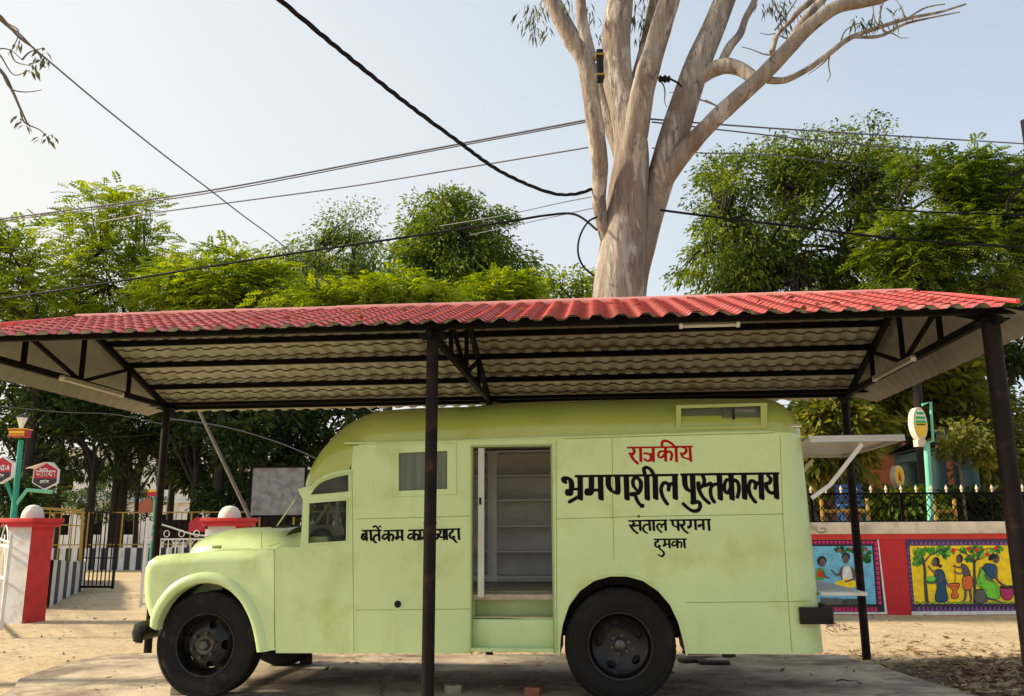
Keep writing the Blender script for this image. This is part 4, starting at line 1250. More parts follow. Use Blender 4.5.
class Mural:
    def __init__(s, name, E, label):
        s.E = E; s.lay = {}; s.k = 0
        s.root = MB(); s.name = name; s.mats = []; s.parts = {}
    def poly(s, pts, c, k, smooth=True):
        if k >= 8 and c not in ('black', 'white') and smooth:
            s.line(list(pts) + [pts[0], pts[1]], 4.5, 'black', k + .5)
        b, _ = mural_poly(pts, k, None, None, s.E, smooth)
        m_ = s.parts.setdefault(c, MB()); m_.add(b.v, b.f)
    def line(s, pts, w, c, k):
        P = catmull([(x, y, 0) for x, y in pts], 5); L_ = []; R_ = []
        for i, p in enumerate(P):
            d = (P[min(i + 1, len(P) - 1)] - P[max(0, i - 1)]).normalized(); n_ = Vector((-d.y, d.x, 0))
            ww = w if not hasattr(w, '__len__') else w[0] + (w[1] - w[0]) * i / (len(P) - 1)
            L_.append(p + n_ * ww / 2); R_.append(p - n_ * ww / 2)
        ox, oy, sc = s.E
        f = lambda p: WF.pt(ox + p.x / sc, oy + p.y / sc)
        m_ = s.parts.setdefault(c, MB()); y_ = -.004 - k * .0012
        m_.grid([[(f(p)[0], y_, f(p)[1]) for p in L_], [(f(p)[0], y_, f(p)[1]) for p in R_]])
    def blob(s, x, y, rx, ry, c, k, n=12, ang=0):
        s.poly([(x + rx * math.cos(2 * PI * i / n) * math.cos(ang) - ry * math.sin(2 * PI * i / n) * math.sin(ang), y + rx * math.cos(2 * PI * i / n) * math.sin(ang) + ry * math.sin(2 * PI * i / n) * math.cos(ang)) for i in range(n)], c, k, False)
    def done(s, label, parent):
        keys = list(s.parts)
        allb = MB()
        for i, c in enumerate(keys): allb.add(s.parts[c].v, s.parts[c].f, i)
        o = allb.build('mural_painting', [MC[c] for c in keys], parent, smooth=0, recalc=False, weld=0)
        # make every painted face look towards the camera side
        o['label'] = label
        return o


m1 = Mural('a', E6, '')
X1 = 960
m1.poly([(115, 632), (X1, 628), (X1, 655), (117, 662)], 'white', 0, False)
m1.poly([(70, 132), (X1, 126), (X1, 632), (115, 636)], 'purple', 1, False)
m1.poly([(100, 180), (X1 - 100, 176), (X1 - 60, 580), (135, 584)], 'yellow', 2, False)
for i in range(26):
    x = 150 + i * 31
    m1.poly([(x, 632), (x + 15, 596), (x + 31, 632)], 'lpurple', 3, False); m1.line([(x, 620), (x + 15, 590), (x + 31, 620)], 4, 'black', 4)
    x = 105 + i * 31; m1.poly([(x, 172), (x + 14, 148), (x + 28, 172)], 'lpurple', 3, False)
for i in range(13): m1.poly([(80 + i * 3, 190 + i * 31), (100 + i * 2.6, 203 + i * 31), (84 + i * 3, 216 + i * 31)], 'lpurple', 3, False)
rnd = random.Random(3)
def leafcloud(m_, pts, r_, c1, c2, n_, k):
    for _ in range(n_):
        x, y, w_, h_ = rnd.choice(pts); a = rnd.random() * 2 * PI; q = math.sqrt(rnd.random())
        x_, y_ = x + w_ * q * math.cos(a), y + h_ * q * math.sin(a); rr_ = r_ * (.7 + .6 * rnd.random())
        m_.blob(x_, y_, rr_ * 1.25, rr_ * .95, 'dgreen', k, 8, rnd.random() * 3); m_.blob(x_, y_, rr_, rr_ * .7, c1 if rnd.random() < .6 else c2, k + 1, 8, rnd.random() * 3)
leafcloud(m1, [(160, 230, 45, 40), (260, 215, 90, 28), (150, 290, 25, 30), (350, 245, 22, 25), (330, 205, 50, 18)], 13, 'green', 'lgreen', 80, 3)
leafcloud(m1, [(470, 215, 75, 25), (600, 240, 60, 35), (700, 205, 40, 25), (520, 270, 30, 15), (560, 200, 60, 18)], 13, 'green', 'lgreen', 80, 3)
m1.line([(222, 582), (210, 450), (205, 340), (195, 280), (185, 250)], (26, 14), 'trunk', 6); m1.line([(205, 290), (250, 240), (320, 210), (380, 205)], (12, 4), 'trunk', 6); m1.line([(200, 320), (160, 270), (140, 230)], (10, 4), 'trunk', 6)
m1.line([(555, 582), (552, 450), (550, 330), (548, 270)], (24, 16), 'trunk', 6); m1.line([(550, 300), (500, 240), (430, 205), (395, 215)], (12, 4), 'trunk', 6); m1.line([(552, 300), (590, 230), (640, 200), (710, 198)], (12, 4), 'trunk', 6); m1.line([(550, 270), (540, 220), (520, 185)], (9, 4), 'trunk', 6); m1.line([(560, 280), (600, 270), (650, 240)], (7, 4), 'trunk', 6)
for x, y in ((405, 212), (508, 200), (570, 206), (640, 238), (702, 195)): m1.blob(x, y, 16, 13, 'red', 7)
for x in range(150, 860, 22): m1.blob(x, 575 + 4 * math.sin(x), 11, 6, 'green', 6)
# woman in blue with a leaf basket
m1.blob(285, 290, 26, 34, 'black', 7); m1.blob(312, 320, 14, 12, 'black', 7); m1.blob(272, 296, 20, 28, 'skin', 8)
m1.poly([(278, 350), (320, 345), (345, 380), (352, 470), (362, 560), (280, 560), (290, 460), (272, 400)], 'dblue', 8)
m1.line([(290, 375), (255, 350), (225, 318)], (16, 9), 'skin', 9); m1.line([(310, 380), (322, 415), (300, 432), (262, 440)], (16, 9), 'skin', 10); m1.line([(335, 390), (360, 440), (372, 470)], (16, 5), 'dblue', 9)
m1.blob(248, 418, 38, 28, 'dgreen', 8); m1.blob(248, 410, 34, 18, 'lgreen', 9)
m1.blob(275, 318, 7, 3, 'red', 9); m1.blob(262, 290, 4, 3, 'white', 9)
# man pounding grain
m1.blob(448, 268, 24, 32, 'black', 7); m1.blob(440, 275, 18, 27, 'skin', 8)
m1.poly([(458, 305), (490, 315), (515, 350), (520, 395), (480, 398), (470, 360)], 'skin', 8)
m1.line([(475, 325), (440, 330), (400, 318)], (15, 9), 'skin', 9); m1.line([(480, 350), (450, 375), (405, 355)], (15, 9), 'skin', 10)
m1.poly([(475, 395), (525, 388), (540, 440), (520, 485), (480, 480), (466, 440)], 'orange', 9)
m1.line([(490, 480), (488, 530), (480, 560), (465, 562)], (20, 12), 'skin', 8); m1.line([(520, 480), (525, 530), (528, 560), (515, 566)], (20, 12), 'skin', 8)
m1.line([(412, 300), (418, 380), (416, 440)], 8, 'orange', 8)
m1.poly([(380, 442), (444, 440), (440, 470), (425, 495), (440, 525), (425, 545), (400, 545), (388, 522), (402, 495), (384, 470)], 'orange', 9); m1.line([(382, 462), (442, 460)], 6, 'red', 10); m1.line([(380, 442), (444, 440)], 5, 'black', 10)
# seated woman in green
m1.blob(700, 268, 26, 34, 'skin', 8); m1.blob(682, 252, 26, 20, 'black', 9); m1.blob(662, 268, 16, 15, 'black', 9)
m1.poly([(625, 305), (690, 310), (710, 350), (700, 400), (640, 410), (600, 370)], 'dblue', 9)
m1.poly([(600, 330), (650, 400), (700, 440), (728, 500), (720, 545), (650, 545), (615, 490), (565, 440), (580, 380)], 'lgreen', 10)
m1.line([(700, 345), (705, 410), (740, 445), (790, 465)], (22, 10), 'skin', 11); m1.line([(620, 375), (640, 410), (680, 430)], (16, 10), 'skin', 12)
m1.blob(595, 430, 30, 34, 'lgreen', 11); m1.line([(600, 340), (580, 400), (600, 460), (640, 500)], 4, 'dgreen', 12); m1.line([(640, 545), (700, 560), (745, 575)], (14, 8), 'skin', 10)
m1.line([(660, 400), (700, 470), (716, 530)], 3, 'dgreen', 12)
m1.poly([(560, 490), (620, 485), (640, 560), (560, 575)], 'grey', 8)
m1.poly([(738, 470), (820, 470), (815, 535), (790, 558), (755, 552), (738, 520)], 'magenta', 9); m1.poly([(732, 458), (822, 456), (820, 476), (738, 478)], 'black', 10)
m1.done('yellow mural of villagers pounding grain under trees, in a purple border', wall)
m2 = Mural('b', E7, '')
m2.poly([(-260, 128), (545, 128), (608, 655), (-240, 655)], 'white', 0, False)
m2.poly([(-260, 140), (538, 136), (590, 640), (-240, 640)], 'black', 1, False)
m2.poly([(-220, 182), (500, 182), (530, 585), (-220, 588)], 'blue', 2, False)
for i in range(28):
    x = -240 + i * 28
    m2.poly([(x, 146), (x + 22, 146), (x + 16, 172), (x + 10, 160), (x + 5, 174)], 'pink', 3, False); m2.poly([(x, 634), (x + 24, 634), (x + 17, 600), (x + 11, 616), (x + 5, 598)], 'pink', 3, False)
for i in range(13):
    y = 150 + i * 34; x = 502 + i * 2.4
    m2.poly([(x + 34, y), (x + 6, y + 7), (x + 20, y + 15), (x + 8, y + 26), (x + 36, y + 30)], 'pink', 3, False)
for i in range(9): m2.line([(-100 + 60 * i, 200 + 13 * (i % 3)), (-60 + 60 * i, 230 + 20 * (i % 2)), (-80 + 60 * i, 330)], 8, 'lblue', 3)
leafcloud(m2, [(300, 205, 60, 15), (420, 215, 70, 30), (460, 260, 30, 40)], 13, 'dgreen', 'green', 60, 3)
for x, y in ((270, 215), (345, 195), (400, 210), (450, 205), (430, 250)): m2.blob(x, y, 9, 7, 'pink', 6)
m2.line([(430, 590), (432, 450), (428, 300), (410, 230)], (26, 12), 'trunk', 5)
m2.blob(318, 255, 30, 30, 'black', 6); m2.blob(316, 272, 22, 32, 'skin', 7)
m2.poly([(285, 325), (355, 325), (385, 370), (370, 430), (300, 430), (280, 380)], 'skin', 6)
m2.poly([(298, 330), (348, 330), (362, 430), (302, 430)], 'white', 7)
m2.line([(290, 340), (262, 385), (215, 345)], (20, 12), 'skin', 8); m2.line([(370, 360), (375, 405), (310, 430)], (20, 12), 'skin', 9)
m2.poly([(240, 430), (330, 405), (385, 425), (390, 465), (330, 475), (240, 470)], 'yellow', 8, False)
m2.blob(150, 285, 34, 36, 'black', 6); m2.blob(155, 298, 22, 30, 'skin', 7)
m2.poly([(115, 340), (150, 335), (175, 370), (165, 410), (110, 410)], 'green', 6); m2.blob(140, 375, 22, 26, 'red', 7); m2.line([(150, 360), (180, 395), (205, 400)], (18, 10), 'skin', 8)
m2.poly([(140, 540), (290, 545), (290, 590), (140, 590)], 'grey', 5, False); m2.poly([(290, 550), (430, 545), (430, 590), (290, 590)], 'trunk', 5, False)
m2.done('blue mural of two seated villagers in a black and pink border', wall)
# faded numeral on the coping
b = MB()
f = lambda x, y: WF.pt(800 + x / 6.96, 520 + y / 6.96)
for pts in ([(85, 40), (92, 70)], [(108, 35), (110, 70), (130, 85), (170, 82), (172, 60), (140, 55)]):
    P = catmull([(f(x, y)[0], -.036, f(x, y)[1]) for x, y in pts], 5)
    b.tube(P, .012, 4)
b.build('faded_numeral', mat('faded_paint', (.40, .32, .21), .8), wall)
for m_ in (M['redwall'], M['cream'], M['whitewall'], M['redpil']): stains(m_, (.22, .15, .10), 2.2, (1, 1, .5), .56, .76, .45)
# ---- diamond mesh fence on the wall
fz0, fz1 = zcop1, WF.pt(900, 493)[1]
fence = empty('mesh_fence', WF.Mx @ Vector((0, .16, 0)), WF.yaw, 'dark diamond-mesh fence with pale spear finials on top of the mural wall', 'fence')
b = MB(); st = .145; H_ = fz1 - fz0 - .04
n0 = int(-6 / st); n1 = int(9 / st)
for i in range(n0, n1):
    x = i * st
    b.bar((x, -.006, fz0 + .02), (x + H_ * .8, -.006, fz0 + .02 + H_), .010, .014); b.bar((x + H_ * .8, .006, fz0 + .02), (x, .006, fz0 + .02 + H_), .010, .014)
msh = b.build('mesh_panel', M['steeld'], fence)
b = MB(); b.bb(-6, 9, -.015, .015, fz1 - .02, fz1 + .012); b.bb(-6, 9, -.015, .015, fz0, fz0 + .025); b.build('rail', M['steeld'], fence)
x = -6.0; k = 0
while x < 9:
    q = MB(); q.lathe([(.012, fz1 + .01), (.02, fz1 + .03), (.012, fz1 + .045), (.03, fz1 + .075), (.022, fz1 + .10), (.0, fz1 + .15)], (x, 0, 0), 'z', 8)
    q.build('finial', M['cream'], fence)
    if k % 6 == 0:
        q = MB(); q.bb(x - .02, x + .02, .016, .05, fz0, fz1); q.build('fence_post', M['steeld'], fence)
    x += .262; k += 1


# ---- left gateway
def pillar(px, pyb, Y, label, yaw, ztop, wd_):
    p = at(px, pyb, Y); zt_ = at(px, ztop, Y).z
    t = empty('gate_pillar', (p.x, p.y, 0), yaw, label, 'gate pillar', 'red and white gate pillars with domed tops')
    h = wd_ / 2
    b = MB(); b.add([(-h, -h, -.3), (h, -h, -.3), (h, h, -.3), (-h, h, -.3), (-h * .96, -h * .96, zt_ - .02), (h * .96, -h * .96, zt_ - .02), (h * .96, h * .96, zt_ - .02), (-h * .96, h * .96, zt_ - .02)],
                    [(0, 1, 5, 4)], 0); n_ = b.v
    b.add(list(n_), [(2, 3, 7, 6), (3, 0, 4, 7)], 0); b.add(list(n_[:8]), [(1, 2, 6, 5)], 1)
    b.build('shaft', [M['whitewall'], M['redpil']], t, smooth=0)
    b = MB(); b.bb(-h - .07, h + .07, -h - .07, h + .07, zt_ - .02, zt_ + .055); b.bb(-h - .10, h + .10, -h - .10, h + .10, zt_ + .055, zt_ + .13)
    b.build('cap', M['redpil'], t, bevel=.01)
    b = MB(); rr_ = h * .72; b.lathe([(rr_, zt_ + .13), (rr_ * .98, zt_ + .19), (rr_ * .88, zt_ + .25), (rr_ * .66, zt_ + .315), (rr_ * .35, zt_ + .35), (0.001, zt_ + .36)], (0, 0, 0), 'z', 24)
    b.build('dome', mat('dome_plaster', (.70, .64, .54), .85, var=.1, bump=.004, bs=30), t, recalc=True)
    return t


pillar(28, 560, 14.9, 'nearer red and white gate pillar with pale dome, at the left edge', R(-15), 526, .50)
pillar(227, 560, 16.4, 'farther red-capped gate pillar with pale dome, seen over the bonnet of the van', R(-10), 525, .58)
# striped low wall curving away from the near pillar
pp = [onground(49, 609, -.05), onground(58, 603, -.05), onground(66, 598.5, -.05), onground(74, 594, -.05), onground(83, 588.5, -.05), onground(84.5, 580, -.05)]
tops = [at(x, 557, p.y).z for x, p in zip((49, 58, 66, 74, 83, 84.5), pp)]
pl = catmull(pp, 10); tz_ = [tops[0] + (tops[-1] - tops[0]) * i / (len(pl) - 1) for i in range(len(pl))]
t = empty('striped_wall', pp[0], 0, 'low black and white striped wall curving back from the near gate pillar', 'wall')
b = MB(); acc = 0; cur = 0
for i in range(len(pl) - 1):
    a, c = pl[i] - pp[0], pl[i + 1] - pp[0]; d = (c - a); L_ = d.length; acc += L_
    cur = int(acc / .70) % 2
    n_ = Vector((-d.y, d.x, 0)).normalized() * .20
    z0, z1 = -.2, tz_[i]; z1b = tz_[i + 1]
    v_ = [a + Vector((0, 0, z0)), c + Vector((0, 0, z0)), c + Vector((0, 0, z1b)), a + Vector((0, 0, z1)), a + n_ + Vector((0, 0, z0)), c + n_ + Vector((0, 0, z0)), c + n_ + Vector((0, 0, z1b)), a + n_ + Vector((0, 0, z1))]
    b.add(v_, [(0, 1, 2, 3), (3, 2, 6, 7), (5, 4, 7, 6)], cur)
b.build('wall_body', [M['whitewall'], M['blackwall']], t, smooth=0, weld=0)
# far striped barrier with yellow railing
FF = Frame(at(82, 566, 33), R(2)); FF = Frame((FF.o.x, FF.o.y, 0), R(2))
t = empty('striped_barrier', FF.o, FF.yaw, 'long low black and white striped barrier wall across the lane at the left', 'wall')
b = MB(); z1 = FF.pt(100, 548)[1]
for i in range(-11, 60): b.bb(i * .22, (i + 1) * .22, 0, .3, -.2, z1, i % 2)
b.build('wall_body', [M['whitewall'], M['blackwall']], t, smooth=0, weld=0)
t = empty('yellow_railing', FF.Mx @ Vector((0, .15, 0)), FF.yaw, 'yellow pipe railing with brown panels standing on the far striped barrier', 'railing')
zt2 = FF.pt(100, 512)[1]
for i in range(-1, 10):
    q = MB(); q.bb(i * 1.3 - .03, i * 1.3 + .03, -.03, .03, z1, zt2); q.build('post', M['yellowm'], t)
q = MB(); q.bb(-2.4, 13, -.02, .02, zt2 - .04, zt2); q.build('rail', M['yellowm'], t); q = MB(); q.bb(-2.4, 13, -.02, .02, z1 + .1, z1 + .14); q.build('rail', M['yellowm'], t)
q = MB()
for i in range(-10, 60): q.bb(i * .22, i * .22 + .02, -.01, .01, z1 + .1, zt2 - .04)
q.bb(2.7, 4.9, .02, .03, z1 + .2, zt2 - .3); q.bb(5.3, 7.6, .02, .03, z1 + .15, zt2 - .2)
q.build('infill_bars', M['steel'], t)
# yellow framed gate behind the near pillar
GF = Frame((at(40, 560, 20.5).x, 20.5, 0), R(12))
t = empty('yellow_gate', GF.o, GF.yaw, 'yellow framed iron gate standing open behind the near pillar', 'gate')
q = MB(); P_ = [(38, 507), (84, 510), (80, 560)]
g0, g1, g2 = GF.pt(39, 508), GF.pt(83, 511), GF.pt(80, 562)
q.bar((g0[0], 0, g0[1]), (g1[0], 0, g1[1]), .06); q.bar((g1[0], 0, g1[1]), (g2[0], 0, g2[1]), .06); q.bar((g0[0], 0, g0[1]), (g0[0], 0, 0), .06)
q.bar((g0[0], 0, g0[1] - .35), (g1[0], 0, g1[1] - .35), .03)
q.build('frame', M['yellowm'], t)
q = MB()
for i in range(1, 4):
    f_ = i / 4; x_ = g0[0] + (g2[0] - g0[0]) * f_; q.bb(x_ - .012, x_ + .012, -.01, .01, .1, g0[1] - .02)
q.build('bars', M['yellowm'], t)
GF = Frame((at(86, 560, 22).x, 22, 0), R(-8))
t = empty('dark_iron_gate', GF.o, GF.yaw, 'dark iron barred gate leaf beside the yellow framed gate', 'gate')
q = MB(); a_, c_ = GF.pt(87, 511), GF.pt(119, 514)
q.bar((a_[0], 0, a_[1]), (c_[0], 0, c_[1]), .05); q.bar((a_[0], 0, .05), (c_[0], 0, .05), .05); q.bar((a_[0], 0, a_[1]), (a_[0], 0, 0), .05); q.bar((c_[0], 0, c_[1]), (c_[0], 0, 0), .05)
q.bar((a_[0], 0, .75), (c_[0], 0, .75), .03)
q.build('frame', M['steel'], t)
q = MB()
for i in range(1, 8):
    x_ = a_[0] + (c_[0] - a_[0]) * i / 8; q.bb(x_ - .012, x_ + .012, -.01, .01, .05, a_[1])
q.build('bars', M['steeld'], t)

# white ornamental gate leaves
def white_gate(x0, x1, ytop, Yd, yaw, label, high_left=True):
    G = Frame((at((x0 + x1) / 2, 560, Yd).x, Yd, 0), yaw)
    t = empty('white_gate', G.o, yaw, label, 'gate', 'white ornamental iron gate leaves')
    a, c = G.pt(x0, 540)[0], G.pt(x1, 540)[0]; zt_ = G.pt(x0, ytop)[1]; Wd = c - a
    q = MB(); q.bar((a, 0, .05), (a, 0, zt_ + .12), .045); q.bar((c, 0, .05), (c, 0, zt_ - .10), .045); q.bar((a, 0, .1), (c, 0, .1), .04); q.bar((a, 0, zt_ - .28), (c, 0, zt_ - .28), .03); q.bar((a, 0, .75), (c, 0, .75), .03)
    q.tube([(a + Wd * i / 12, 0, zt_ - .1 + .12 * math.cos(PI * i / 12)) for i in range(13)], .016, 6)
    q.build('frame', M['white'], t)
    q = MB(); n_ = 8
    for i in range(1, n_):
        x_ = a + Wd * i / n_; q.tube([(x_, 0, .1), (x_, 0, zt_ - .28)], .010, 6)
    for i in range(n_ // 2):
        xc = a + Wd * (2 * i + 1) / n_; r_ = Wd / n_ * .9
        for zc__ in (zt_ - .28 - r_, .75 + .0):
            q.tube([(xc + r_ * math.cos(PI * k / 10), -.012, zc__ + r_ * math.sin(PI * k / 10)) for k in range(11)], .009, 6)
        q.tube([(xc - .04 + .05 * math.cos(5 * k / 10), -.01, zt_ - .18 + .06 * math.sin(5 * k / 10)) for k in range(14)], .008, 6)
    q.build('scrollwork', M['white'], t)
white_gate(146, 206, 524, 16.3, R(4), 'white ornamental iron gate leaf seen behind the left rear post of the shelter')
white_gate(-22, 11, 528, 14.6, R(-55), 'white ornamental iron gate leaf folded back against the near pillar at the left edge')
# grey signboard seen over the bonnet
GF = Frame((at(276, 540, 21).x, 21, 0), R(-3))
t = empty('grey_signboard', GF.o, GF.yaw, 'blank weathered grey board on posts seen between the van and the trees', 'signboard')
a_, c_ = GF.pt(253, 468), GF.pt(303, 515)
q = MB(); q.bb(a_[0], c_[0], 0, .04, c_[1], a_[1]); q.build('board', M['board'], t)
q = MB(); fr = .05
q.bb(a_[0] - fr, a_[0], -.02, .05, c_[1] - fr, a_[1] + fr); q.bb(c_[0], c_[0] + fr, -.02, .05, c_[1] - fr, a_[1] + fr); q.bb(a_[0], c_[0], -.02, .05, a_[1], a_[1] + fr); q.bb(a_[0], c_[0], -.02, .05, c_[1] - fr, c_[1]); q.build('frame', M['steeld'], t)
for x_ in (GF.pt(262, 500)[0], GF.pt(289, 500)[0]): q = MB(); q.bb(x_ - .03, x_ + .03, .05, .11, -.2, a_[1]); q.build('post', M['steeld'], t)
# leaning bamboo pole
a_, c_ = at(193, 398, 19), at(251, 520, 18.5); q = MB(); q.tube([a_, a_.lerp(c_, .5), c_ + (c_ - a_) * .55], [.035, .04, .045], 8)
tag(q.build('leaning_pole', M['bark2'], None), 'long pale wooden pole leaning to the left behind the bonnet', 'pole')


# ---- signposts
def hexsign(parent, cx, cy, r_, Yd, yaw, lines, deep):
    G = Frame((at(cx, cy, Yd).x, Yd, 0), yaw); k = r_ * Yd / FOC; zc_ = at(cx, cy, Yd).z
    rt_ = PI / 6
    hexp = lambda s_: [(s_ * k * math.cos(rt_ + PI / 3 * i), zc_ + s_ * k * 1.02 * math.sin(rt_ + PI / 3 * i)) for i in range(6)]
    off = parent.matrix_world.inverted() if False else None
    mp_ = lambda a, c, w: G.Mx @ Vector((a, w, c)) - parent.location
    q = MB(); q.plate(hexp(1), (), .0, deep, mp=mp_); o = q.build('sign_box', M['signwhite'], parent, smooth=0)
    q = MB(); q.plate([(x, z) for x, z in hexp(.93) if True], (), -.004, 0, mp=mp_, back=False); q.build('sign_face', M['signred'], o, smooth=0, recalc=False)
    hp = hexp(.93); low = [hp[2], hp[3], hp[4], hp[5]]
    zl = zc_ - .18 * k
    low = [(-.93 * k * .866, zl), hp[3], hp[4], hp[5], (.93 * k * .866, zl)]
    q = MB(); q.plate(low, (), -.008, 0, mp=mp_, back=False); q.build('sign_lower_band', M['signdark'], o, smooth=0, recalc=False)
    # lettering strokes
    q = MB()
    for pts, w_ in lines:
        P = catmull([(x, y, 0) for x, y in pts], 4)
        for a, c in zip(P, P[1:]):
            q.bar(mp_(a.x * k, zc_ + a.y * k, -.012), mp_(c.x * k, zc_ + c.y * k, -.012), .004, w_ * k, up=tuple(G.Mx.to_3x3() @ Vector((0, 0, 1))))
    q.build('sign_lettering', M['signwhite'], o, smooth=0)
    return o


def deva(strokes, x, y, sx, sy): return [([(x + a * sx, y + c * sy) for a, c in s_], .07) for s_ in strokes]
# the word in the upper band (letters on a unit box, head line at y = 1)
MO = [[(0, 1), (1, 1)], [(.15, 1), (.15, .3)], [(.1, .35), (.55, .4)], [(.5, 1), (.5, 0)], [(.8, 1), (.8, 0)], [(.8, 1), (.65, 1.4), (.45, 1.45)], [(.95, 1.3), (1.0, 1.3)]]
GI = [[(0, 1), (1, 1)], [(.0, 1), (.0, 0)], [(.0, 1), (.15, 1.4), (.6, 1.35), (.75, 1)], [(.35, 1), (.38, .3), (.25, .2)], [(.75, 1), (.75, 0)]]
YA = [[(0, 1), (1, 1)], [(.05, 1), (.2, .8), (.0, .55)], [(.0, .55), (.2, .25), (.5, .3)], [(.5, 1), (.5, 0)], [(.9, 1), (.9, 0)]]
upper = deva(MO, -.68, -.05, .48, .42) + deva(GI, -.2, -.05, .40, .42) + deva(YA, .22, -.05, .46, .42)
lower = [(p, .05) for p, _ in (deva([[(0, 1), (2.6, 1)], [(.1, 1), (.2, .6), (.0, .5), (.3, 0)], [(.5, 1), (.5, 0)], [(.8, .9), (.7, .5), (1.1, .5), (1.0, .1)], [(1.5, 1), (1.5, 0)], [(1.5, 1), (1.4, 1.4)], [(1.8, .4), (2.0, .7), (2.2, .4)], [(2.4, 1), (2.4, 0)]], -.32, -.55, .24, .2))]
# latin lettering of the left sign
def latin(word, x, y, s_):
    G_ = {'M': [[(0, 0), (0, 1), (.4, .4), (.8, 1), (.8, 0)]], 'O': [[(.35, 1), (0, .8), (0, .2), (.35, 0), (.7, .2), (.7, .8), (.35, 1)]], 'N': [[(0, 0), (0, 1)], [(0, 1), (.65, 0)], [(.65, 0), (.65, 1)]],
          'G': [[(.7, .85), (.35, 1), (0, .7), (0, .3), (.35, 0), (.7, .15), (.7, .5)], [(.7, .5), (.4, .5)]], 'I': [[(.1, 0), (.1, 1)]], 'A': [[(0, 0), (.35, 1)], [(.35, 1), (.7, 0)], [(.15, .35), (.55, .35)]]}
    wd_ = {'M': 1.1, 'O': 1, 'N': .95, 'G': 1, 'I': .45, 'A': .95}; o_ = []
    for ch in word:
        o_ += [([(x + a * s_, y + c * s_ * 1.25) for a, c in st_], .085) for st_ in G_[ch]]; x += wd_[ch] * s_
    return o_
p0 = at(13, 520, 20.0)
t = empty('signpost', (p0.x, p0.y, 0), 0, 'green post with a lantern and two red hexagonal signs, at the left edge', 'signpost')
q = MB(); tl = at(21, 440, 20.0)
q.tube([(0, 0, -.1), (0, 0, at(13, 510, 20).z), (tl.x - p0.x, 0, tl.z)], [.075, .07, .055], 12); q.build('pole', M['greenpole'], t)
q = MB(); A3 = [at(*a, 20.0) - t.location for a in ((13, 508), (27, 490), (52, 492))]; A4 = [at(*a, 20.0) - t.location for a in ((13, 500), (6, 481), (-14, 479))]
q.tube(A3, .045, 8); q.build('arm', M['greenpole2'], t); q = MB(); q.tube(A4, .045, 8); q.build('arm', M['greenpole'], t)
o = hexsign(t, 45.5, 476, 13.2, 19.7, R(12), upper + lower, .12); o['label'] = 'hexagonal sign lettered in Hindi'
o = hexsign(t, 1.0, 470, 13.2, 19.7, R(-4), latin('MONGIA', -.80, .0, .28) + lower, .12); o['label'] = 'hexagonal sign lettered in English'
q = MB(); l0 = at(26, 468, 19.75) - t.location; l1 = at(45, 462, 19.65) - t.location; q.add([l0, l1, l1 + Vector((.28, .1, -.14)), l1 + Vector((0, .4, .02)), l0 + Vector((0, .4, 0)), l0 + Vector((0, 0, -.02)), l1 + Vector((0, 0, -.02))], [(0, 1, 3, 4), (1, 2, 3), (0, 5, 6, 1)]); q.build('sign_lid', M['cream'], t, smooth=0)
bx_ = at(20, 433.5, 20.0) - t.location
q = MB(); q.box(bx_, (.40, .26, .17)); ob = q.build('sign_box', M['signred'], t, bevel=.01)
q = MB(); q.box(bx_ + Vector((0, -.136, .02)), (.36, .008, .06)); q.box(bx_ + Vector((0, 0, .095)), (.44, .30, .02)); q.build('sign_band', M['signyel'], ob)
q = MB()
for k_ in range(6): q.box(bx_ + Vector((-.15 + .06 * k_, -.137, -.045)), (.04, .006, .03))
q.build('sign_lettering', M['signyel'], ob)
lt = at(22, 421, 20.0) - t.location
q = MB(); q.lathe([(0, -.17), (.05, -.17), (.06, -.12), (.13, .07), (.13, .08)], lt, 'z', 6); la = q.build('lantern', M['signwhite'], t, smooth=0)
q = MB(); q.lathe([(.15, .08), (.13, .10), (.04, .15), (0, .19)], lt, 'z', 12); q.tube([lt + Vector((0, 0, -.30)), lt + Vector((0, 0, -.16))], .03, 8); q.build('lantern_cap', M['black'], la)
p0 = at(154, 520, 30)
t = empty('signpost', (p0.x, p0.y, 0), 0, 'small far green signpost with a little red box on top, behind the white gate', 'signpost')
q = MB(); q.tube([(0, 0, -.1), (0, 0, at(154, 496, 30).z)], .06, 8); q.build('pole', M['greenpole'], t)
q = MB(); q.box(at(155, 493, 30) - t.location, (.42, .25, .22)); q.build('sign_box', M['signred'], t); q = MB(); q.box(at(155, 491, 30) - t.location + Vector((0, -.13, 0)), (.36, .01, .06)); q.build('sign_band', M['signyel'], t)
for x_, y_ in ((147, 507), (197, 526)):
    p0 = at(x_, y_, 31)
    t = empty('small_notice', (p0.x, p0.y, 0), 0, 'small house-shaped dark red notice by the far railing' if x_ < 190 else 'small red notice plate on the far yellow railing', 'notice')
    q = MB(); h_ = .3; q.plate([(-h_, p0.z - .2), (h_, p0.z - .2), (h_, p0.z + .12), (0, p0.z + .34), (-h_, p0.z + .12)], (), 0, .05); q.build('plate', M['signred'] if x_ > 190 else M['redbrown'], t)
    q = MB(); q.bb(-.03, .03, .02, .06, -.1, p0.z - .2); q.build('stake', M['steeld'], t)

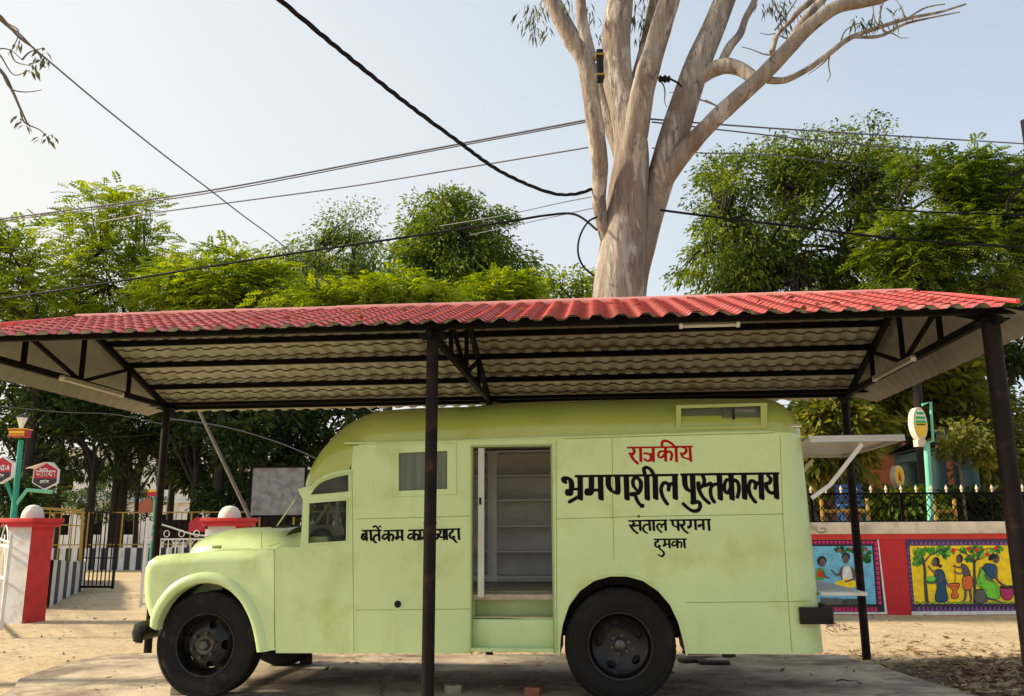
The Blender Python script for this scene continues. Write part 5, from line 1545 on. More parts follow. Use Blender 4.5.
# ---- right: oval signs
def ovalsign(px, py, rx, ry, Yd, label, pole, big):
    p0 = at(px, py, Yd); t = empty('oval_sign', (p0.x, p0.y, 0), R(14), label, 'sign', 'oval signs on posts beyond the mesh fence'); zc_ = p0.z
    ax, az = rx * Yd / FOC, ry * Yd / FOC
    el = lambda s_, n_=32: [(ax * s_ * math.cos(2 * PI * i / n_), zc_ + az * s_ * math.sin(2 * PI * i / n_)) for i in range(n_)]
    q = MB(); q.plate(el(1), (), 0, .16); bx = q.build('sign_box', M['cream'], t, smooth=40)
    q = MB(); q.plate(el(.86), (), -.006, 0, back=False); q.build('sign_face', M['signyel'], bx, smooth=0, recalc=False)
    if big:
        top = [p for p in el(.86, 48) if p[1] > zc_ + az * .02]
        top.sort(key=lambda p: math.atan2((p[1] - zc_) / az, p[0] / ax))
        q = MB(); q.plate(top, (), -.012, 0, back=False); q.build('sign_upper', M['signwhite'], bx, smooth=0, recalc=False)
        q = MB()
        for k_, (zz_, w_) in enumerate(((.62, .5), (.34, .7), (.10, .72))):
            q.bb(-ax * w_, ax * w_, -.018, -.008, zc_ + az * zz_ - az * .07, zc_ + az * zz_ + az * .09)
        q.build('sign_band', M['signgreen'], bx)
        q = MB(); q.bb(-ax * .6, ax * .6, -.018, -.008, zc_ - az * .10, zc_ - az * .04)
        q.build('sign_line', M['black'], bx)
    else:
        q = MB(); q.plate([(-ax * .3, zc_ - az * .45), (ax * .3, zc_ - az * .45), (ax * .15, zc_ + az * .1), (0, zc_ + az * .5), (-ax * .2, zc_ + az * .1)], (), -.014, 0, back=False); q.build('sign_emblem', M['signred'], bx, recalc=False)
    q = MB(); q.box((0, .08, zc_ - az - .06), (.2, .14, .14)); q.build('sign_foot', M['cream'], t)
    q = MB()
    if big:
        f_ = lambda x, y: (t.matrix_basis.inverted() @ at(x, y, Yd + .05))
        q.tube([f_(926.5, 444), f_(929, 480), f_(932, 545)], .065, 10); q.build('pole', M['greenpole2'], t)
        q = MB(); q.tube([f_(924, 444), f_(933, 441), f_(930.5, 402), f_(922, 405)], .03, 8); q.build('bracket', M['greenpole2'], t)
    else:
        q.tube([(0, .08, zc_ - az - .1), (0, .08, -.1)], .04, 8); q.build('pole', M['cream'], t)
ovalsign(920.5, 423.5, 8.2, 16.5, 17.5, 'large oval sign, green and white above yellow, on a pale green post beyond the fence', True, True)
ovalsign(899.5, 476, 5.6, 10.5, 19, 'small yellow oval sign with a red figure, beyond the fence', True, False)
# pavilion
p0 = at(955, 520, 21); t = empty('pavilion', (p0.x, p0.y, 0), R(-5), 'blue-grey garden pavilion with round pillars and a scalloped blue roof, beyond the fence', 'pavilion')
fz = lambda y: at(955, y, 21).z
PF = Frame((p0.x, p0.y, 0), R(-5))
for x_, w_ in ((942, .17), (969, .28)):
    q = MB(); q.tube([(PF.pt(x_, 500)[0], 0, -.1), (PF.pt(x_, 500)[0], 0, fz(455))], w_, 16); q.build('pillar', M['teal'], t)
for x_ in (942, 969): q = MB(); q.tube([(PF.pt(x_, 500)[0] + .1, 2.2, -.1), (PF.pt(x_, 500)[0] + .1, 2.2, fz(455))], .2, 16); q.build('pillar', M['teal'], t)
xa, xb = PF.pt(930, 450)[0], PF.pt(984, 450)[0]
q = MB(); q.bb(xa, xb, -.35, 2.6, fz(456), fz(448)); q.build('beam', M['teal'], t, bevel=.02)
q = MB()
for i in range(13): q.lathe([(.0, fz(449)), (.06, fz(449)), (.05, fz(445)), (0, fz(444))], (xa + (xb - xa) * (i + .5) / 13, -.38, 0), 'z', 8)
q.build('scalloped_trim', M['cream'], t)
q = MB()
xr0, xr1 = PF.pt(924, 440)[0], PF.pt(992, 440)[0]
q.grid([[(xr0, -.6, fz(446)), (xr0 + .4, .2, fz(434)), ((xr0 + xr1) / 2 - .3, 1.1, fz(424)), (xr0 + .4, 2.1, fz(434)), (xr0, 2.8, fz(446))],
        [(xr1, -.6, fz(446)), (xr1 - .4, .2, fz(434)), ((xr0 + xr1) / 2 + .3, 1.1, fz(424)), (xr1 - .4, 2.1, fz(434)), (xr1, 2.8, fz(446))]])
q.add([(xr0, -.6, fz(446)), (xr1, -.6, fz(446)), (xr1, 2.8, fz(446)), (xr0, 2.8, fz(446))], [(0, 1, 2, 3)]); q.build('roof', mat('dark_roof', (.035, .05, .055), .8, var=.3), t, smooth=20)
# red-brown building
p0 = at(900, 500, 27); t = empty('red_building', (p0.x, p0.y, 0), R(-3), 'low reddish-brown plastered building behind the fence and trees', 'building')
PF = Frame((p0.x, p0.y, 0), R(-3)); xa, xb = PF.pt(855, 480)[0], PF.pt(960, 480)[0]; zt_ = PF.pt(900, 449)[1]
q = MB(); q.plate([(xa, -.2), (xb, -.2), (xb, zt_), (xa, zt_)], [[(xa + .6, .9), (xa + 1.3, .9), (xa + 1.3, 1.9), (xa + .6, 1.9)]], 0, .25); q.bb(xa, xb, 3.7, 4, -.2, zt_); q.bb(xa, xa + .25, .25, 3.7, -.2, zt_); q.bb(xb - .25, xb, .25, 3.7, -.2, zt_); q.build('wall', M['redbrown'], t)
q = MB(); q.bb(xa - .3, xb + .3, -.4, 4.3, zt_, zt_ + .16); q.build('roof', M['redbrown'], t, bevel=.02)
q = MB(); q.bb(xa + .6, xa + 1.3, .1, .14, .9, 1.9); q.build('window', M['steeld'], t)
# yellow rails and a blue chair beyond the fence
for i, (x0, x1, Yd, lb) in enumerate(((822, 868, 18, 'low yellow pipe rail beyond the fence, behind the hatch of the van'), (905, 925, 18.5, 'short yellow pipe rail between the two oval signs, beyond the fence'), (935, 955, 18, 'short yellow pipe rail just right of the green sign post'))):
    a_, c_ = at(x0, 510, Yd), at(x1, 510, Yd); t = empty('yellow_rail', (a_.x, a_.y, 0), 0, lb, 'railing', 'yellow pipe rails beyond the fence')
    z_ = at(x0, 511, Yd).z; q = MB(); q.tube([(0, 0, z_), (c_.x - a_.x, 0, z_)], .035, 8); q.tube([(0, 0, z_ - .45), (c_.x - a_.x, 0, z_ - .45)], .025, 8); q.build('rail', M['yellowm'], t)
    for x_ in (0, c_.x - a_.x): q = MB(); q.tube([(x_, 0, -.1), (x_, 0, z_ + (.25 if i != 1 else 0))], .04, 8); q.build('post', M['yellowm'], t)
p0 = at(852, 500, 18.8); t = empty('blue_chair', (p0.x, p0.y, 0), R(170), 'blue slatted chair seen through the fence beside the rear post', 'chair')
z_ = at(846, 504, 18.8).z
q = MB(); q.bb(-.28, .28, -.25, .25, z_ - .05, z_); q.build('seat', M['bluep'], t, bevel=.01)
q = MB()
for k_ in range(4): q.bb(-.28, .28, -.30, -.26, z_ + .06 + k_ * .10, z_ + .13 + k_ * .10)
for x_ in (-.25, .25): q.bb(x_ - .03, x_ + .03, -.34, -.30, z_ - .0, z_ + .45)
q.build('backrest', M['bluep'], t)
for x_ in (-.25, .25):
    for y_ in (-.2, .2): q = MB(); q.bb(x_ - .03, x_ + .03, y_ - .03, y_ + .03, -.1, z_ - .05); q.build('leg', M['bluep'], t)
# pale building far behind the left trees
p0 = at(190, 540, 75); t = empty('pale_building', (p0.x, p0.y, 0), R(3), 'pale two-storey building glimpsed through the trees at the left', 'building')
Wb, Hb = 26.0, 8.2
hs_ = []
for fl in (0, 1):
    for i in range(9): x_ = -Wb / 2 + 1.4 + i * 2.8; hs_.append([(x_, 1.0 + fl * 3.8), (x_ + 1.3, 1.0 + fl * 3.8), (x_ + 1.3, 2.7 + fl * 3.8), (x_, 2.7 + fl * 3.8)])
q = MB(); q.plate([(-Wb / 2, -.3), (Wb / 2, -.3), (Wb / 2, Hb), (-Wb / 2, Hb)], hs_, 0, .3); q.bb(-Wb / 2, Wb / 2, 8, 8.3, -.3, Hb); q.bb(-Wb / 2, -Wb / 2 + .3, .3, 8, -.3, Hb); q.bb(Wb / 2 - .3, Wb / 2, .3, 8, -.3, Hb); q.build('wall', M['pale'], t)
q = MB(); q.bb(-Wb / 2 - .4, Wb / 2 + .4, -.5, 8.8, Hb, Hb + .25); q.build('roof', M['pale'], t); q = MB(); q.bb(-Wb / 2, Wb / 2, -.5, 0, 3.7, 3.85); q.build('sun_shade', M['pale'], t)
for h_ in hs_: q = MB(); q.bb(h_[0][0], h_[1][0], .15, .2, h_[0][1], h_[2][1]); q.build('window', M['steeld'], t)

# ---- rubble and litter near the van
def brick(px, py, z, rz, label, m_='brick', s_=(.21, .10, .075), tilt=0):
    p = onground(px, py, z); q = MB(); q.box((0, 0, 0), s_)
    o = q.build('brick', M[m_], None, bevel=.008); o.location = (p.x, p.y, z + s_[2] / 2 - .002); o.rotation_euler = (tilt, tilt * .5, rz)
    for v in o.data.vertices: v.co += Vector((noise.noise(v.co * 30), noise.noise(v.co * 30 + Vector((9, 0, 0))), noise.noise(v.co * 30 + Vector((0, 9, 0))))) * .008
    return tag(o, label, 'brick', 'loose bricks and brick pieces on the slab')
brick(453, 693, 0, R(20), 'pale dusty brick piece just right of the foot of the middle post', 'brickgrey', (.13, .11, .075))
brick(533, 695, 0, R(-15), 'orange brick piece on the slab under the entrance of the van', 'brick', (.14, .10, .075))
brick(181, 694, 0, R(8), 'pale brick wedged against the front of the front tyre', 'brickgrey', (.17, .11, .08))
brick(729, 657, 0, R(0), 'dark brick standing under the rear skirt of the van', 'wood', (.14, .10, .09))
brick(306, 664, 0, R(10), 'dark brick in front of the far front wheel', 'wood', (.13, .10, .11))
brick(1014, 612, -.05, R(30), 'orange brick at the foot of the right front post', 'brick', (.22, .12, .10))
for i, (x, y, rz, lb) in enumerate(((700, 655, 5, 'dark flat plank under the van behind the rear wheel, uppermost of the pile'), (714, 662, -8, 'dark flat plank under the van, lowest of the pile'), (692, 660, 15, 'short dark plank under the van, nearest the rear tyre'))):
    p = onground(x, y, .02); q = MB(); q.box((0, 0, 0), (.38 - .05 * i, .14, .03)); o = q.build('plank', M['wood'], None, bevel=.004); o.location = (p.x, p.y, .02 + .03 * (i == 0)); o.rotation_euler = (0, 0, R(rz)); tag(o, lb, 'plank', 'planks lying under the van')
# little heap of twigs behind the rear of the van
p = onground(838, 634, -.05); q = MB(); rr = random.Random(5)
for _ in range(26):
    a_ = Vector((rr.uniform(-.22, .2), rr.uniform(-.15, .15), .02 + rr.random() * .10)); d_ = Vector((rr.uniform(-1, 1), rr.uniform(-1, 1), rr.uniform(-.2, .5))).normalized() * rr.uniform(.06, .16)
    q.tube([a_, a_ + d_ * .5 + Vector((0, 0, .01)), a_ + d_], [.006, .005, .002], 5)
o = q.build('twig_heap', M['bark2'], None); o.location = p; tag(o, 'small heap of broken twigs on the dirt behind the rear bumper', 'twigs')
a_ = onground(836, 682, .01); q = MB(); q.tube([(0, 0, .01), (.06, .01, .02), (.13, -.02, .012), (.19, -.03, .015)], [.006, .008, .006, .003], 5)
o = q.build('twig', M['wood'], None); o.location = a_; tag(o, 'single dark twig lying on the bare slab behind the van', 'twig')
# dry leaf litter (uncountable)
rr = np.random.RandomState(4)
def litter(name, n_, cx, cy, sx, sy, z, smin, smax, col, label, cond=None):
    V = []
    for _ in range(n_):
        x = cx + (rr.randn() if cond != 'u' else rr.uniform(-1.7, 1.7)) * sx; y = cy + (rr.randn() if cond != 'u' else rr.uniform(-1.7, 1.7)) * sy
        on = (-4.6 < x < 3.75 and 5 < y < 10.3) or (3.7 < x < 4.1 and y < 8.8 and x < 3.8 + .06 * (10 - y))
        if cond == 'off' and on: continue
        zz = (.004 if on else gz(x, y) + .012) + rr.rand() * .02
        a = rr.rand() * 6.28; s_ = smin + (smax - smin) * rr.rand() ** 2; t_ = rr.randn() * .35
        d = np.array([math.cos(a), math.sin(a), t_ * .4]) * s_; e = np.array([-math.sin(a), math.cos(a), t_]) * s_ * .32
        c = np.array([x, y, zz]); V.append([c - d, c + e, c + d, c - e])
    return quads_obj(name, np.array(V), col)
lm = leafmat('dry_leaf', (.10, .055, .025), (.26, .16, .07), (.48, .36, .20), .1, .8)
o = litter('leaf_litter', 5200, 5.4, 8.6, .75, 1.3, 0, .02, .085, lm, '', 'off'); tag(o, 'dry leaves and chips strewn over the dark soil right of the slab', 'leaf litter', kind='stuff')
o = litter('leaf_litter', 1500, 0, 14, 6.5, 4.0, 0, .02, .06, lm, '', 'u'); tag(o, 'scattered dry leaves on the dirt around the shelter', 'leaf litter', kind='stuff')
o = litter('leaf_litter', 420, 0, 10.75, 2.6, .18, 0, .02, .07, lm, '', 'u'); tag(o, 'line of dry leaves and crumbs along the back edge of the slab', 'leaf litter', kind='stuff')
o = litter('leaf_litter', 170, -.3, 8.3, 2.3, 1.1, 0, .02, .055, lm, '', 'u'); tag(o, 'few dry leaves and crumbs lying on the concrete slab', 'leaf litter', kind='stuff')
q = MB(); rr2 = random.Random(8)
for _ in range(520):
    x, y = rr2.uniform(-9, 9), rr2.uniform(7.4, 17)
    if rr2.random() < .5: x, y = rr2.gauss(5.3, .8), rr2.gauss(8.9, 1.2)
    if -4.9 < x < 4.0 and y < 10.5: continue
    s_ = .006 + .02 * rr2.random() ** 2.5; z = gz(x, y); M3 = Matrix.Rotation(rr2.random() * 6, 3, Vector((rr2.random(), rr2.random(), rr2.random())).normalized())
    q.box((x, y, z + s_ * .3), (s_ * 2, s_ * 1.4, s_), M3)
tag(q.build('pebbles', M['brickgrey'], None, bevel=0, smooth=60), 'pebbles and crumbs of brick scattered on the dirt', 'pebbles', kind='stuff')
# ------------------------------------------------------------------ trees
LM = dict(
    bright=leafmat('leaf_bright', (.035, .08, .010), (.17, .25, .014), (.34, .38, .045), .42),
    mid=leafmat('leaf_mid', (.022, .055, .010), (.095, .16, .014), (.27, .31, .04), .38),
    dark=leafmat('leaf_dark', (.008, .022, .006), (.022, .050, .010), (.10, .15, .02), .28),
    warm=leafmat('leaf_warm', (.035, .06, .012), (.12, .14, .02), (.32, .30, .04), .4),
    euc=leafmat('leaf_eucalyptus', (.03, .05, .02), (.07, .09, .04), (.14, .15, .06), .3))


def rot_from(d):
    d = d / (np.linalg.norm(d, axis=1, keepdims=True) + 1e-9)
    r_ = np.random.randn(*d.shape); s_ = np.cross(d, r_); s_ /= (np.linalg.norm(s_, axis=1, keepdims=True) + 1e-9)
    return d, s_, np.cross(s_, d)


def leaves(centers, dirs, per, spread, size, aspect, droop, rs):
    """leaf quads (N,4,3) in little sprays round the given points"""
    n = len(centers) * per
    c = np.repeat(centers, per, axis=0); dd = np.repeat(dirs, per, axis=0)
    off = rs.randn(n, 3); off /= np.linalg.norm(off, axis=1, keepdims=True); off *= (rs.rand(n, 1) ** .45) * spread
    off[:, 2] *= .55
    c = c + off
    d = dd * .6 + off / spread * .9 + rs.randn(n, 3) * .45; d[:, 2] -= droop
    np.random.seed(rs.randint(1 << 30))
    d, s_, u_ = rot_from(d)
    L_ = size * (.6 + .8 * rs.rand(n, 1)); w_ = L_ * aspect
    tipdrop = np.zeros((n, 3)); tipdrop[:, 2] = -.25 * L_[:, 0]
    return np.stack([c, c + d * L_ * .5 + s_ * w_ * .5, c + d * L_ + tipdrop, c + d * L_ * .5 - s_ * w_ * .5], axis=1)


def frond(centers, dirs, per, spread, size, rs, pairs=5):
    """feathery compound leaves: a curved rachis with paired leaflets"""
    n = len(centers) * per
    c = np.repeat(centers, per, axis=0); dd = np.repeat(dirs, per, axis=0)
    off = rs.randn(n, 3); off /= np.linalg.norm(off, axis=1, keepdims=True); off *= (rs.rand(n, 1) ** .5) * spread; off[:, 2] *= .45
    c = c + off; d = dd * .5 + off / spread + rs.randn(n, 3) * .35; d[:, 2] *= .5; d[:, 2] -= .05
    np.random.seed(rs.randint(1 << 30))
    d = d / np.linalg.norm(d, axis=1, keepdims=True)
    up = np.zeros((n, 3)); up[:, 2] = 1; up += rs.randn(n, 3) * .35
    s_ = np.cross(d, up); s_ /= np.linalg.norm(s_, axis=1, keepdims=True)
    L_ = size * (.7 + .6 * rs.rand(n, 1)); out = []
    for k in range(pairs):
        t = (k + .6) / pairs
        base = c + d * L_ * t; base[:, 2] -= (.30 * L_[:, 0] * t * t)
        lw = L_ * .34 * (1 - abs(t - .45) * .8); wd_ = L_ * .085
        for sg in (-1, 1):
            v = s_ * sg * .9 + d * .45; v[:, 2] -= .25
            out.append(np.stack([base, base + v * lw * .5 + d * wd_, base + v * lw, base + v * lw * .5 - d * wd_], axis=1))
    return np.concatenate(out)


def tree(name, base, crowns, th, label, group, kind, seed, ntip=150, per=60, size=.16, trunk_r=.16, bark='bark', spread=.55, fr=False, lean=(0, 0), gaps=.0, trunk_top=None, ng=9):
    """crowns: list of (centre offset, radii) ellipsoids; base on the ground"""
    rs = np.random.RandomState(seed); rn = random.Random(seed)
    t = empty(name, base, 0, label, 'tree', group)
    pts = []; 
    wts = np.array([c[1][0] * c[1][1] * c[1][2] for c in crowns]); wts = wts / wts.sum()
    while len(pts) < ntip:
        i = rs.choice(len(crowns), p=wts); c, r_ = crowns[i]
        v = rs.randn(3); v /= np.linalg.norm(v); q = rs.rand() ** (1 / 4.0)
        k = 1 + .35 * noise.noise(Vector(v * 1.7) + Vector((seed, i, 0)))
        p = np.array(c) + v * q * np.array(r_) * k
        if gaps and noise.noise(Vector(p * (.7)) + Vector((seed * 3.1, 0, 0))) < gaps - .5 + .0: continue
        if p[2] < .6: continue
        pts.append(p)
    pts = np.array(pts)
    cc = np.array(crowns[0][0])
    top = Vector((lean[0], lean[1], trunk_top if trunk_top else max(th, 1)))
    # primary limbs towards group points, secondaries to the tips
    gi = rs.choice(len(pts), min(ng, len(pts)), replace=False); G_ = pts[gi]
    mb = MB()
    tr = [Vector((0, 0, -.3)), Vector((lean[0] * .1, lean[1] * .1, th * .3)), Vector((lean[0] * .5 + rn.uniform(-.1, .1), lean[1] * .5, th * .7)), top]
    tr = catmull(tr, 5)
    mb.tube(tr, [trunk_r * (1.25 if i == 0 else 1 - .35 * i / len(tr)) for i in range(len(tr))], 12, wob=.15, seed=seed)
    for g_ in G_:
        g_v = Vector(g_); start = tr[rn.randint(len(tr) * 2 // 3, len(tr) - 1)]
        mid = start.lerp(g_v, .45) + Vector((rn.uniform(-.3, .3), rn.uniform(-.3, .3), rn.uniform(.0, .5)))
        P = catmull([start, mid, start.lerp(g_v, .92)], 5)
        mb.tube(P, [trunk_r * (.45 - .34 * i / len(P)) for i in range(len(P))], 8, wob=.12, seed=seed + 1)
    dist = ((pts[:, None, :] - G_[None]) ** 2).sum(2); near = dist.argmin(1)
    for p, g_ in zip(pts, near):
        a = Vector(G_[g_]) * .85 + top * .15; b_ = Vector(p)
        if (b_ - a).length < .3: continue
        m_ = a.lerp(b_, .5) + Vector((rn.uniform(-.2, .2), rn.uniform(-.2, .2), rn.uniform(-.05, .3)))
        P = [a, a.lerp(m_, .5) + Vector((0, 0, .05)), m_, b_]
        mb.tube(P, [trunk_r * .14 + .012, trunk_r * .12 + .01, trunk_r * .09 + .006, .008], 5, caps=False)
    mb.build('trunk', M[bark], t, smooth=60, recalc=False, weld=0)
    dirs = pts - np.array([top.x, top.y, top.z])[None]; dirs /= np.linalg.norm(dirs, axis=1, keepdims=True) + 1e-9
    if fr: Q = frond(pts, dirs, per, spread, size, rs)
    else: Q = leaves(pts, dirs, per, spread, size, .42, .35, rs)
    quads_obj('crown', Q, LM[kind], t)
    return t


def ptree(name, px, pyb, Y, cr, label, group, kind, seed, **kw):
    """tree rooted at depth Y; crown ellipses given in photo px: (cx, cy, rx, ry, depth offset)"""
    b_ = at(px, 540, Y); base = Vector((b_.x, Y, 0)); C_ = []
    for cx, cy, rx, ry, dy in cr:
        c = at(cx, cy, Y + dy); k = (Y + dy) / FOC
        C_.append(((c.x - base.x, c.y - base.y, c.z), (rx * k, max(rx, ry) * k * .8, ry * k)))
    kw.setdefault('trunk_top', max(1.5, C_[0][0][2] - C_[0][1][2] * .5))
    th = kw.pop('th', kw['trunk_top'])
    return tree(name, base, C_, th, label, group, kind, seed, **kw)


GL = 'trees in the background left of the eucalyptus'
GR = 'trees in the background right of the eucalyptus'
ptree('feathery_tree', 20, 0, 36, [(10, 300, 62, 80, 0), (-30, 280, 60, 80, 0)], 'bright feathery tree at the left edge above the shelter roof', GL, 'bright', 11, ntip=120, per=20, size=0.677, fr=True, spread=1.08, trunk_r=.24)
ptree('feathery_tree', 112, 0, 40.5, [(108, 262, 56, 66, 0), (90, 330, 70, 50, 0), (115, 215, 34, 28, 0)], 'tall bright feathery tree with a domed top, second from the left edge', GL, 'bright', 12, ntip=190, per=20, size=0.677, fr=True, spread=1.08, trunk_r=.24)
ptree('feathery_tree', 215, 0, 36, [(215, 288, 62, 42, 0), (250, 300, 60, 35, 0), (180, 300, 40, 40, 1)], 'lower spreading feathery tree left of the sky gap, above the roof ridge', GL, 'bright', 13, ntip=190, per=20, size=0.601, fr=True, spread=0.945, trunk_r=.24)
ptree('feathery_tree', 345, 0, 43.5, [(355, 222, 30, 26, 0), (340, 270, 52, 42, 0), (300, 280, 40, 36, 0)], 'tree with a loose double top between the feathery trees and the round tree', GL, 'mid', 14, ntip=170, per=85, size=0.189, spread=1.08, trunk_r=.24)
ptree('round_tree', 432, 0, 40.5, [(452, 240, 56, 50, 0), (480, 278, 60, 34, 0), (420, 280, 40, 36, 0)], 'dense round-topped green tree just left of the eucalyptus', GL, 'mid', 15, ntip=260, per=119, size=0.222, spread=0.945, trunk_r=.2)
ptree('feathery_tree', 385, 0, 33, [(395, 300, 60, 22, 0), (330, 305, 55, 20, 0)], 'low feathery tree in front of the round tree, just over the roof ridge', GL, 'bright', 16, ntip=120, per=20, size=0.546, fr=True, spread=0.81, trunk_r=.24)
ptree('pale_tree', 575, 0, 48, [(572, 288, 26, 20, 0), (540, 282, 20, 14, 0)], 'pale thin distant tree beside the foot of the eucalyptus trunk', GL, 'bright', 17, ntip=60, per=26, size=.3, spread=.9)
ptree('feathery_tree', 500, 0, 36, [(505, 296, 36, 18, 0)], 'small bright feathery tree low at the roof ridge, right of the round tree', GL, 'bright', 33, ntip=60, per=20, size=0.546, fr=True, spread=0.81, trunk_r=.24)
# dark lower storey at the left: trunks one can tell apart
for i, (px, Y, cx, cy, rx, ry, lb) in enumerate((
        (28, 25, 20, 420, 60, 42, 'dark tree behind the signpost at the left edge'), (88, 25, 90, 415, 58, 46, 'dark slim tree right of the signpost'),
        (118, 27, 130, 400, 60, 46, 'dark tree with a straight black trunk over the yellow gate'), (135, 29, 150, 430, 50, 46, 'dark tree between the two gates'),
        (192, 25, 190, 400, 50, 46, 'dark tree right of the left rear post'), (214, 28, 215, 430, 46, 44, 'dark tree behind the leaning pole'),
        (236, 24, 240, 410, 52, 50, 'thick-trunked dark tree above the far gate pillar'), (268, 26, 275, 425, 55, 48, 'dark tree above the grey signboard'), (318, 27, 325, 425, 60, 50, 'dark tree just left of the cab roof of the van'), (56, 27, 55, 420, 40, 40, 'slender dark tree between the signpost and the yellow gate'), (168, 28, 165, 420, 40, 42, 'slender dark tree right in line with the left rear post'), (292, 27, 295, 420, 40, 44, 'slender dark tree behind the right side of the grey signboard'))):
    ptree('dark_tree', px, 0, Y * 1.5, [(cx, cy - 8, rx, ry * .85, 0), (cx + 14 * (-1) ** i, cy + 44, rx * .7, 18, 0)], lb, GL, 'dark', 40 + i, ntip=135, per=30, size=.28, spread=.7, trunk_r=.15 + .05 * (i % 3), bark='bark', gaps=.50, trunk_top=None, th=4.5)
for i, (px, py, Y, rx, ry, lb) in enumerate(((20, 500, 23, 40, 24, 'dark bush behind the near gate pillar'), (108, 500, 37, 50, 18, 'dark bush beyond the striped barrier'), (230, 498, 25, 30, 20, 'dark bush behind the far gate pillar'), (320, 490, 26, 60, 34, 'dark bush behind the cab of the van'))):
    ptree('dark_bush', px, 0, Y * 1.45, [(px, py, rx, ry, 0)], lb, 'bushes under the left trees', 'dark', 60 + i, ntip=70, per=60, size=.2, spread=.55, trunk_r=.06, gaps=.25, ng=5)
# right
ptree('broad_tree', 768, 0, 22, [(775, 215, 84, 70, 0), (845, 195, 72, 66, 0), (728, 265, 52, 50, 0), (865, 275, 60, 56, 0), (735, 185, 42, 34, 0), (872, 152, 38, 36, 0), (800, 160, 50, 30, 0), (790, 345, 105, 50, 0)], 'broad airy green tree right of the eucalyptus with sky showing through its branches', GR, 'mid', 21, ntip=1150, per=52, size=.125, spread=.42, trunk_r=.15, gaps=.36, bark='bark', ng=18)
ptree('feathery_tree', 930, 0, 20, [(935, 225, 56, 50, 0), (985, 200, 45, 40, 0), (960, 270, 80, 50, 0), (1020, 205, 55, 62, 0), (925, 185, 34, 34, 0), (965, 175, 34, 28, 0), (910, 300, 50, 30, 0), (905, 240, 45, 45, 0)], 'spreading layered tree at the right edge above the roof corner', GR, 'mid', 22, ntip=720, per=13, size=.34, fr=True, spread=.5, trunk_r=.13, gaps=.34, ng=14)
ptree('dark_tree', 1015, 0, 26, [(1020, 320, 60, 60, 0), (970, 330, 40, 40, 0)], 'dark airy tree behind the right front post', GR, 'dark', 23, ntip=170, per=40, size=.22, spread=.7, gaps=.36)
ptree('mango_tree', 905, 0, 24, [(880, 400, 50, 40, 0), (925, 380, 60, 50, 0), (850, 420, 30, 40, 0)], 'mango tree with long drooping leaves under the roof corner', GR, 'warm', 24, ntip=230, per=40, size=.34, spread=.65, trunk_r=.17, bark='bark2', gaps=.3)
ptree('mango_tree', 850, 0, 19.5, [(838, 430, 34, 34, 0), (815, 450, 30, 30, 0), (830, 480, 34, 20, 0)], 'leafy tree just beyond the fence behind the open rear hatch', GR, 'warm', 25, ntip=130, per=46, size=.26, spread=.45, trunk_r=.14, bark='bark2', gaps=.2)
ptree('thorny_tree', 1000, 0, 22.5, [(1000, 440, 40, 46, 0), (985, 480, 34, 26, 0)], 'tangled dry-leaved tree behind the right front post and right of the pavilion', GR, 'warm', 26, ntip=170, per=34, size=.17, spread=.5, trunk_r=.12, bark='bark2', gaps=.3)
ptree('bush', 905, 0, 19.0, [(900, 506, 26, 10, 0)], 'low spiky bush behind the fence between the two oval signs', GR, 'mid', 27, ntip=40, per=40, size=.3, spread=.3, trunk_r=.03, ng=4)
ptree('bush', 975, 0, 20.5, [(980, 505, 34, 12, 0)], 'low bush behind the fence right of the pavilion', GR, 'dark', 28, ntip=50, per=40, size=.2, spread=.35, trunk_r=.03, ng=4)
ptree('leafy_shrub', 968, 0, 19.3, [(972, 448, 24, 26, 0), (960, 480, 22, 22, 0)], 'thin leafy shrub standing in front of the pavilion', GR, 'warm', 34, ntip=60, per=26, size=.16, spread=.4, trunk_r=.04, bark='bark2', gaps=.25, ng=5)
ptree('dark_tree', 820, 0, 30, [(830, 450, 60, 50, 0), (890, 430, 60, 40, 0), (950, 410, 50, 50, 0)], 'dark shady tree far behind the mango trees', GR, 'dark', 29, ntip=200, per=50, size=.26, spread=.9, gaps=.25)
